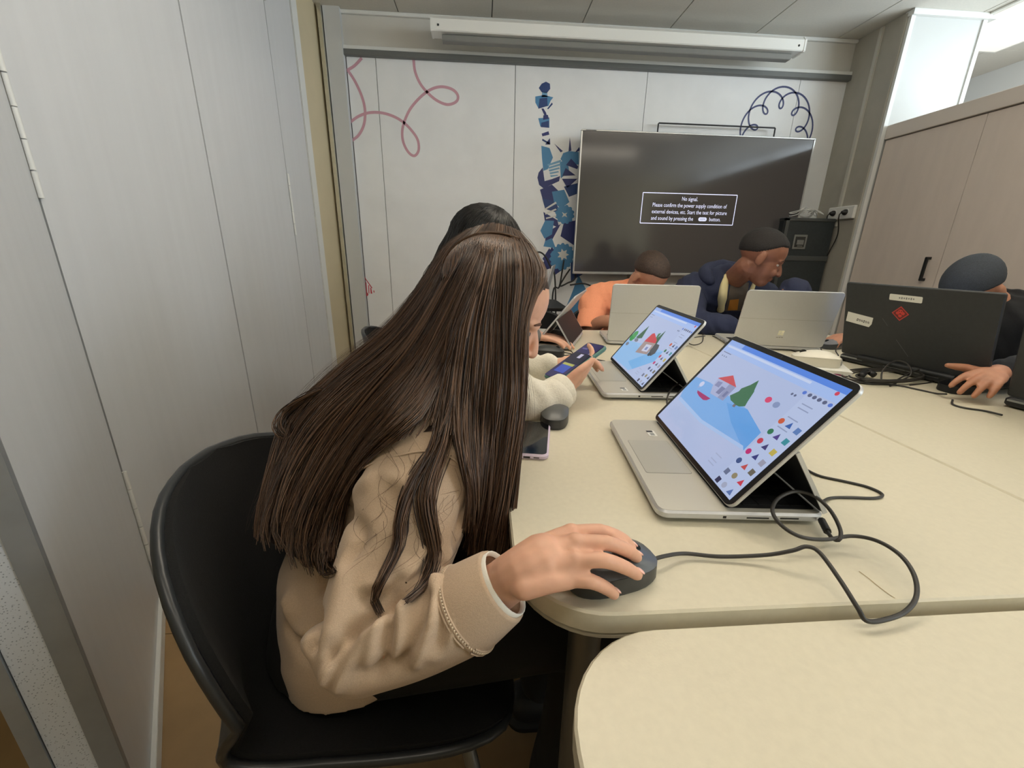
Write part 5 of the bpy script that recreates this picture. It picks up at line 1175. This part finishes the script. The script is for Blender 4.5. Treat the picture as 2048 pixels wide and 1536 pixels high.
# ------------------------------------------------------------------ the other people
def sitter(nm_label, hip, spine, side, W_, D_, Hd, skin, cloth, cname, arms, legdir, trs, smooth=6, voxel=.006, body_arm=None, hands=()):
    p = tag(empty('person', (hip[0], hip[1], 0)), nm_label, 'person')
    P = head_parts(Hd); nb = np.array(spine[-1]); P.append(limb([np.array(spine[-2]), nb, hl(Hd, (-.025, 0, -.06))], [.06, .05, .052]))
    P.append(torso(spine[:-1], side, [w*.82 for w in W_[:-1]], [d*.8 for d in D_[:-1]]))
    C = [torso(spine, side, W_, D_)]
    for (pts, rs, hn) in arms:
        pts = [np.array(q, float) for q in pts]
        P.append(limb([pts[0], pts[1], pts[2]], [.045, .042, .036])); P.append(limb(pts[2:], [.036]+[.030]*(len(pts)-4)+[.025])); C.append(limb([np.array(spine[-2]), pts[0], pts[1], pts[2] if rs[3] else pts[1]*.6+pts[2]*.4], [rs[0]*1.05, rs[0], rs[1], rs[2]], 16))
        if rs[3]: C.append(limb(pts[2:-1]+[pts[-1]*.8+pts[-2]*.2], [rs[2]]+[(rs[2]+rs[3])/2]*(len(pts)-4)+[rs[3]], 16))
        if hn is not None: P += hand(pts[-1], **hn)
    ld_ = unit(legdir); sd = unit(side)
    T_ = [torso([np.array(hip)+np.array([0, 0, -.05]), np.array(hip), np.array(hip)+np.array([0, 0, .05])], side, [.155]*3, [.115]*3)]
    for s in (-1, 1):
        h = np.array(hip)+sd*.09*s; k = h+ld_*.36; T_ += [limb([h, (h+k)/2+np.array([0, 0, .01]), k], [.082, .074, .06]), limb([k, k-np.array([0, 0, .2]), np.array([k[0], k[1], .10])], [.06, .055, .048])]
        P += [limb([h, k], [.06, .045]), limb([k, np.array([k[0], k[1], .07])], [.045, .03])]
        f0 = np.array([k[0], k[1], .052]); mk('shoe', join(limb([f0-ld_*.04, f0+ld_*.06, f0+ld_*.15-np.array([0, 0, .01])], [.045, .042, .034], 14), xf(slab(rrect(.24, .085, .04, 5, .055, 0), -.048, -.03), Matrix.Translation(Vector(f0)) @ Matrix.Rotation(math.atan2(ld_[1], ld_[0]), 4, 'Z'))), mat('shoe_dark', (52, 54, 58), .6), p, True)
    b = fuse('body', P, .0042, skin, p, 3, .35); eyes(Hd, p)
    c = fuse(cname, C, voxel, cloth, p, smooth)
    V = verts_of(c); N = normals_of(c); f1 = np.sin(V[:, 0]*70+V[:, 2]*55+3*np.sin(V[:, 1]*23))*np.sin(V[:, 2]*38-V[:, 1]*61+2*np.sin(V[:, 0]*31)); set_verts(c, V+N*(f1*.0035)[:, None])
    fuse('trousers', T_, .010, trs, p, 4, .6)
    return p, b, c
M_den = mat('trousers_navy', (40, 44, 60), .9)

# girl in the white sweater, holding a phone
H2 = head_frame((.010, 1.200, 1.080), (.86, -.30, -.42), s=1.0)
M_swt = mat('sweater_white', (228, 222, 206), .95, noise=.05, nscale=200, bump=.5, bscale=260, sheen=.1)
wR = PC-pv*.070+pu*.036-PN*.022; wL = at_d(1100, 733, 1.10)
p2, b2, c2_ = sitter('girl with black hair in a white sweater, holding a lit phone', (-.13, 1.27, .50), [(-.13, 1.27, .47), (-.13, 1.27, .58), (-.11, 1.26, .71), (-.08, 1.25, .82), (-.055, 1.24, .885), (-.04, 1.23, .93)], (0, 1, 0), [.17, .165, .16, .16, .13, .075], [.12, .12, .115, .11, .095, .07], H2, SKIN, M_swt, 'sweater',
    [([(-.09, 1.10, .86), (-.02, .98, .83), (.05, .865, .795), at_d(1082, 805, .93), wR], [.075, .066, .058, .040], dict(F_=pv*.9-pu*.15, N_=pu*.65-PN*.6, thumb=1, s=.90, curl=(.25, .45, .45), thumb_dir=(.72, .50, .10))),
     ([(-.07, 1.40, .86), (.0, 1.36, .80), (.05, 1.27, .785), at_d(1070, 742, 1.13), wL], [.075, .062, .054, .040], dict(F_=(.80, .10, .20), N_=(-.30, .30, .80), thumb=-1, s=.95, curl=(.35, .5, .4)))], (1, 0, 0), M_den)
mk('cuff', loft([ering(wR-unit(wR-at_d(1082, 805, .93))*t, unit(np.cross(wR-at_d(1082, 805, .93), (0, 0, 1)))*r, np.cross(unit(np.cross(wR-at_d(1082, 805, .93), (0, 0, 1))), unit(wR-at_d(1082, 805, .93)))*r, 22) for t, r in ((.05, .037), (.03, .041), (.0, .039), (-.004, .036), (.0, .032), (.03, .030))], False), M_swt, p2, True)
HB = hair_mat('hair_black', (13, 13, 14), (40, 38, 37), .34)
hair_cap('scalp_hair', H2, mat('hair_black_under', (14, 14, 15), .5), p2, ((-1, -.75), (-.2, -.5), (.25, -.05), (.6, .30), (1, .42)), 1.06, 0)
tag(mk_fast('long_hair', strands(long_hair(H2, 1000, .26, (-.45, -.05, -.85), (.80, 5.48), 20, .01), RNG.uniform(.0008, .0015, 1000), 4), HB, p2), kind='stuff')
tag(mk_fast('fringe', strands(long_hair(H2, 260, .01, (.1, 0, -.6), (-.95, .95), 22, .003, 1.07)[:, :11], RNG.uniform(.0008, .0014, 260), 4), HB, p2), kind='stuff')
inv(p2)

# girl furthest along the partition: her hand on a mouse shows past the brown hair
H3 = head_frame((-.04, 1.64, 1.000), (.88, -.10, -.46), s=.97)
M_s3 = mat('top_grey', (120, 118, 116), .9)
w3 = at_z(1074, 672, .785)
p3, b3, c3_ = sitter('person hidden behind the two girls, a hand on a mouse showing', (-.20, 1.77, .50), [(-.20, 1.77, .47), (-.19, 1.765, .58), (-.16, 1.75, .70), (-.12, 1.72, .80), (-.09, 1.70, .855), (-.07, 1.68, .89)], (0, 1, 0), [.16, .155, .15, .15, .125, .07], [.115, .115, .11, .105, .09, .065], H3, SKIN, M_s3, 'top',
    [([(-.10, 1.57, .83), (-.04, 1.52, .80), (.04, 1.49, .785), (.10, 1.475, .785), w3], [.07, .06, .05, .036], dict(F_=(.98, -.42, -.10), N_=(.05, -.15, 1), thumb=1, s=.92, curl=(.12, .35, .3))),
     ([(-.09, 1.84, .83), (-.04, 1.88, .76), (.0, 1.84, .62), (.03, 1.80, .60), (.06, 1.76, .585)], [.07, .06, .05, .036], None)], (1, 0, 0), M_den)
hair_cap('scalp_hair', H3, mat('hair_dark_under', (20, 15, 12), .5), p3, ((-1, -.75), (-.2, -.5), (.25, -.05), (.6, .40), (1, .52)), 1.06, 0)
tag(mk_fast('long_hair', strands(long_hair(H3, 350, .20, (-.35, .0, -.9), (.8, 5.48), 16, .01), RNG.uniform(.0009, .0016, 350), 4), HB, p3), kind='stuff')
inv(p3)

# boy in the orange T-shirt, head bowed
M_or = mat('tshirt_orange', (250, 164, 124), .9, noise=.04, nscale=200, bump=.2, bscale=500)
H4 = head_frame((.800, 2.000, .985), (.28, -.62, -.70), s=.96)
p4, b4, c4 = sitter('boy in an orange T-shirt with his head bowed over a laptop', (.74, 2.42, .50), [(.74, 2.42, .47), (.735, 2.37, .58), (.73, 2.29, .70), (.735, 2.19, .81), (.745, 2.12, .875), (.76, 2.07, .905)], (1, .1, 0), [.165, .16, .165, .175, .155, .08], [.115, .115, .115, .11, .095, .07], H4, SKIN2, M_or, 'tshirt',
    [([(.59, 2.14, .86), (.56, 2.085, .80), (.535, 2.03, .715), (.58, 1.955, .775), (.66, 1.89, .78)], [.078, .068, .060, 0], dict(F_=(.8, -.5, 0), N_=(0, 0, 1), thumb=1, s=.9)),
     ([(.90, 2.12, .86), (.94, 2.08, .80), (.97, 2.03, .72), (.93, 1.955, .775), (.85, 1.90, .78)], [.078, .068, .060, 0], dict(F_=(-.8, -.5, 0), N_=(0, 0, 1), thumb=-1, s=.9))], (0, -1, 0), M_den)
for a_, b_ in (((.56, 2.085, .80), (.535, 2.03, .715)), ((.94, 2.08, .80), (.97, 2.03, .72))):
    a_, b_ = np.array(a_), np.array(b_); d_ = unit(b_-a_); s1 = unit(np.cross(d_, (0, 0, 1))); s2 = np.cross(s1, d_); q_ = a_*.35+b_*.65
    mk('sleeve', loft([ering(q_+d_*t, s1*r, s2*r, 24) for t, r in ((-.07, .064), (-.03, .069), (.028, .068), (.032, .071), (.042, .071), (.045, .068), (.03, .060))], False), M_or, p4, True, 50)
hair_cap('short_hair', H4, mat('hair_cropped', (62, 46, 36), .6, noise=.35, nscale=130, bump=.7, bscale=300), p4, ((-1, -.62), (-.2, -.30), (.25, .10), (.6, .40), (1, .50)), 1.075)
inv(p4)

# boy in the navy hoodie, chin on his fist
M_nv = mat('hoodie_navy', (44, 50, 74), .9, noise=.06, nscale=150, bump=.25, bscale=500)
H5 = head_frame((1.235, 1.835, 1.085), (.80, -.42, -.42), s=1.0)
p5, b5, c5 = sitter('boy in a navy hoodie with cream edging, chin on his sleeve', (1.25, 2.42, .50), [(1.25, 2.42, .47), (1.24, 2.36, .59), (1.225, 2.26, .73), (1.21, 2.13, .86), (1.20, 2.03, .94), (1.205, 1.96, .985)], (1, 0, 0), [.18, .175, .18, .195, .175, .085], [.125, .125, .125, .12, .105, .08], H5, SKIN3, M_nv, 'hoodie',
    [([(1.05, 2.06, .915), (1.01, 1.97, .85), (.985, 1.87, .785), (1.06, 1.83, .785), (1.14, 1.80, .785)], [.085, .072, .060, .046], dict(F_=(.9, -.3, 0), N_=(0, -.2, 1), thumb=1, s=1.0)),
     ([(1.38, 2.03, .90), (1.42, 1.96, .83), (1.44, 1.86, .785), (1.41, 1.80, .87), (1.36, 1.765, .955)], [.085, .072, .066, .066], dict(F_=(-.8, .1, .35), N_=(.2, -.6, .5), thumb=1, s=.5, curl=(1.2, 1.3, 1.0)))], (0, -1, 0), M_den)
hair_cap('short_hair', H5, mat('hair_cropped_black', (34, 30, 29), .75, noise=.3, nscale=200, bump=.8, bscale=420), p5, ((-1, -.60), (-.2, -.28), (.2, .08), (.55, .42), (1, .56)), 1.06, .0008)
bv5 = bvh_of(c5)
M_cream = mat('hood_lining', (226, 212, 160), .85)
def strap(px, r, name):
    P = [surf(bv5, *p, .004) for p in px]; P = [q for q in P if q is not None]
    if len(P) > 2: return mk(name, tube(smooth_path(P, 30), [r*k for k in np.interp(np.linspace(0, 1, 30), [0, .25, .6, .8, 1], [.5, 1, 1.15, .9, 1.0])], 10, True), M_cream, p5, True)
patch('shirt_front', [(1462, 565), (1498, 565), (1492, 622), (1450, 622)], bv5, .003, mat('shirt_tan', (96, 86, 74), .9), p5)
patch('shirt_print', [(1460, 600), (1478, 598), (1475, 620), (1455, 621)], bv5, .0065, mat('print_orange', (188, 122, 40), .7), p5, 8, 8)
strap([(1468, 512), (1460, 525), (1452, 550), (1447, 580), (1444, 600), (1441, 620)], .018, 'hood_edge'); strap([(1512, 560), (1506, 572), (1499, 590), (1493, 610), (1488, 630)], .014, 'hood_edge')
hd = []
for t in np.linspace(-1.9, 1.9, 15): hd.append(np.array([1.20+.115*math.sin(t)*1.0, 2.02+.085*math.cos(t)-.02, .985+.045*math.cos(t)]))
mk('hood', limb(hd, [.022]+[.034]*6+[.040]+[.034]*6+[.022], 12, 2), M_nv, p5, True)
inv(p5)

# boy in the black hoodie behind the black laptop
M_bk = mat('hoodie_black', (34, 35, 36), .9, noise=.08, nscale=150, bump=.25, bscale=500)
H6 = head_frame((1.715, 1.375, .992), (-.66, -.16, -.73), s=.97)
w6 = np.array([1.495, 1.56, .785])
p6, b6, c6_ = sitter('boy in a black hoodie, face hidden by the black laptop', (2.02, 1.37, .50), [(2.02, 1.37, .47), (2.0, 1.37, .59), (1.955, 1.37, .72), (1.90, 1.37, .83), (1.855, 1.37, .90), (1.81, 1.37, .94)], (0, 1, 0), [.175, .17, .175, .185, .165, .085], [.12, .12, .12, .115, .10, .075], H6, SKIN2, M_bk, 'hoodie',
    [([(1.86, 1.54, .875), (1.80, 1.60, .82), (1.74, 1.63, .785), (1.64, 1.60, .785), w6], [.08, .068, .056, .042], dict(F_=(-.97, -.16, -.10), N_=(-.1, 0, 1), thumb=-1, s=.95, curl=(.35, .5, .4))),
     ([(1.86, 1.20, .875), (1.83, 1.15, .80), (1.79, 1.12, .72), (1.77, 1.16, .64), (1.76, 1.22, .60)], [.08, .068, .056, .042], None)], (-1, 0, 0), M_den)
hair_cap('short_hair', H6, mat('hair_blueblack', (56, 62, 70), .8, noise=.2, nscale=260, bump=.6, bscale=500), p6, ((-1, -.60), (-.2, -.28), (.2, -.05), (.55, .10), (1, .22)), 1.05, .0006)
inv(p6)

# neighbour beyond the right edge, a hand on a mouse
H7 = head_frame((1.80, .735, 1.10), (-.85, .05, -.4), s=1.0)
w7 = at_z(1990, 748, .800)
p7, b7, c7 = sitter('person past the right edge, only a hand on a mouse in view', (2.05, .74, .50), [(2.05, .74, .47), (2.03, .74, .59), (1.985, .74, .73), (1.93, .74, .85), (1.89, .74, .92), (1.85, .74, .965)], (0, 1, 0), [.175, .17, .175, .185, .165, .085], [.12, .12, .12, .115, .10, .075], H7, SKIN2, M_bk, 'hoodie',
    [([(1.89, .91, .895), (1.83, .985, .845), (1.74, 1.03, .815), (1.58, 1.01, .815), w7], [.08, .066, .052, .040], dict(F_=at_z(1900, 790, .79)-w7, N_=(-.15, -.35, .9), thumb=-1, s=1.02, curl=(.15, .45, .4), spread=.12, thumb_dir=(.4, .85, .0))),
     ([(1.89, .57, .895), (1.86, .52, .80), (1.83, .52, .72), (1.80, .56, .64), (1.78, .62, .60)], [.08, .066, .052, .040], None)], (-1, 0, 0), M_den)
hair_cap('short_hair', H7, mat('hair_cropped_black', (34, 30, 29), .75), p7)
inv(p7)
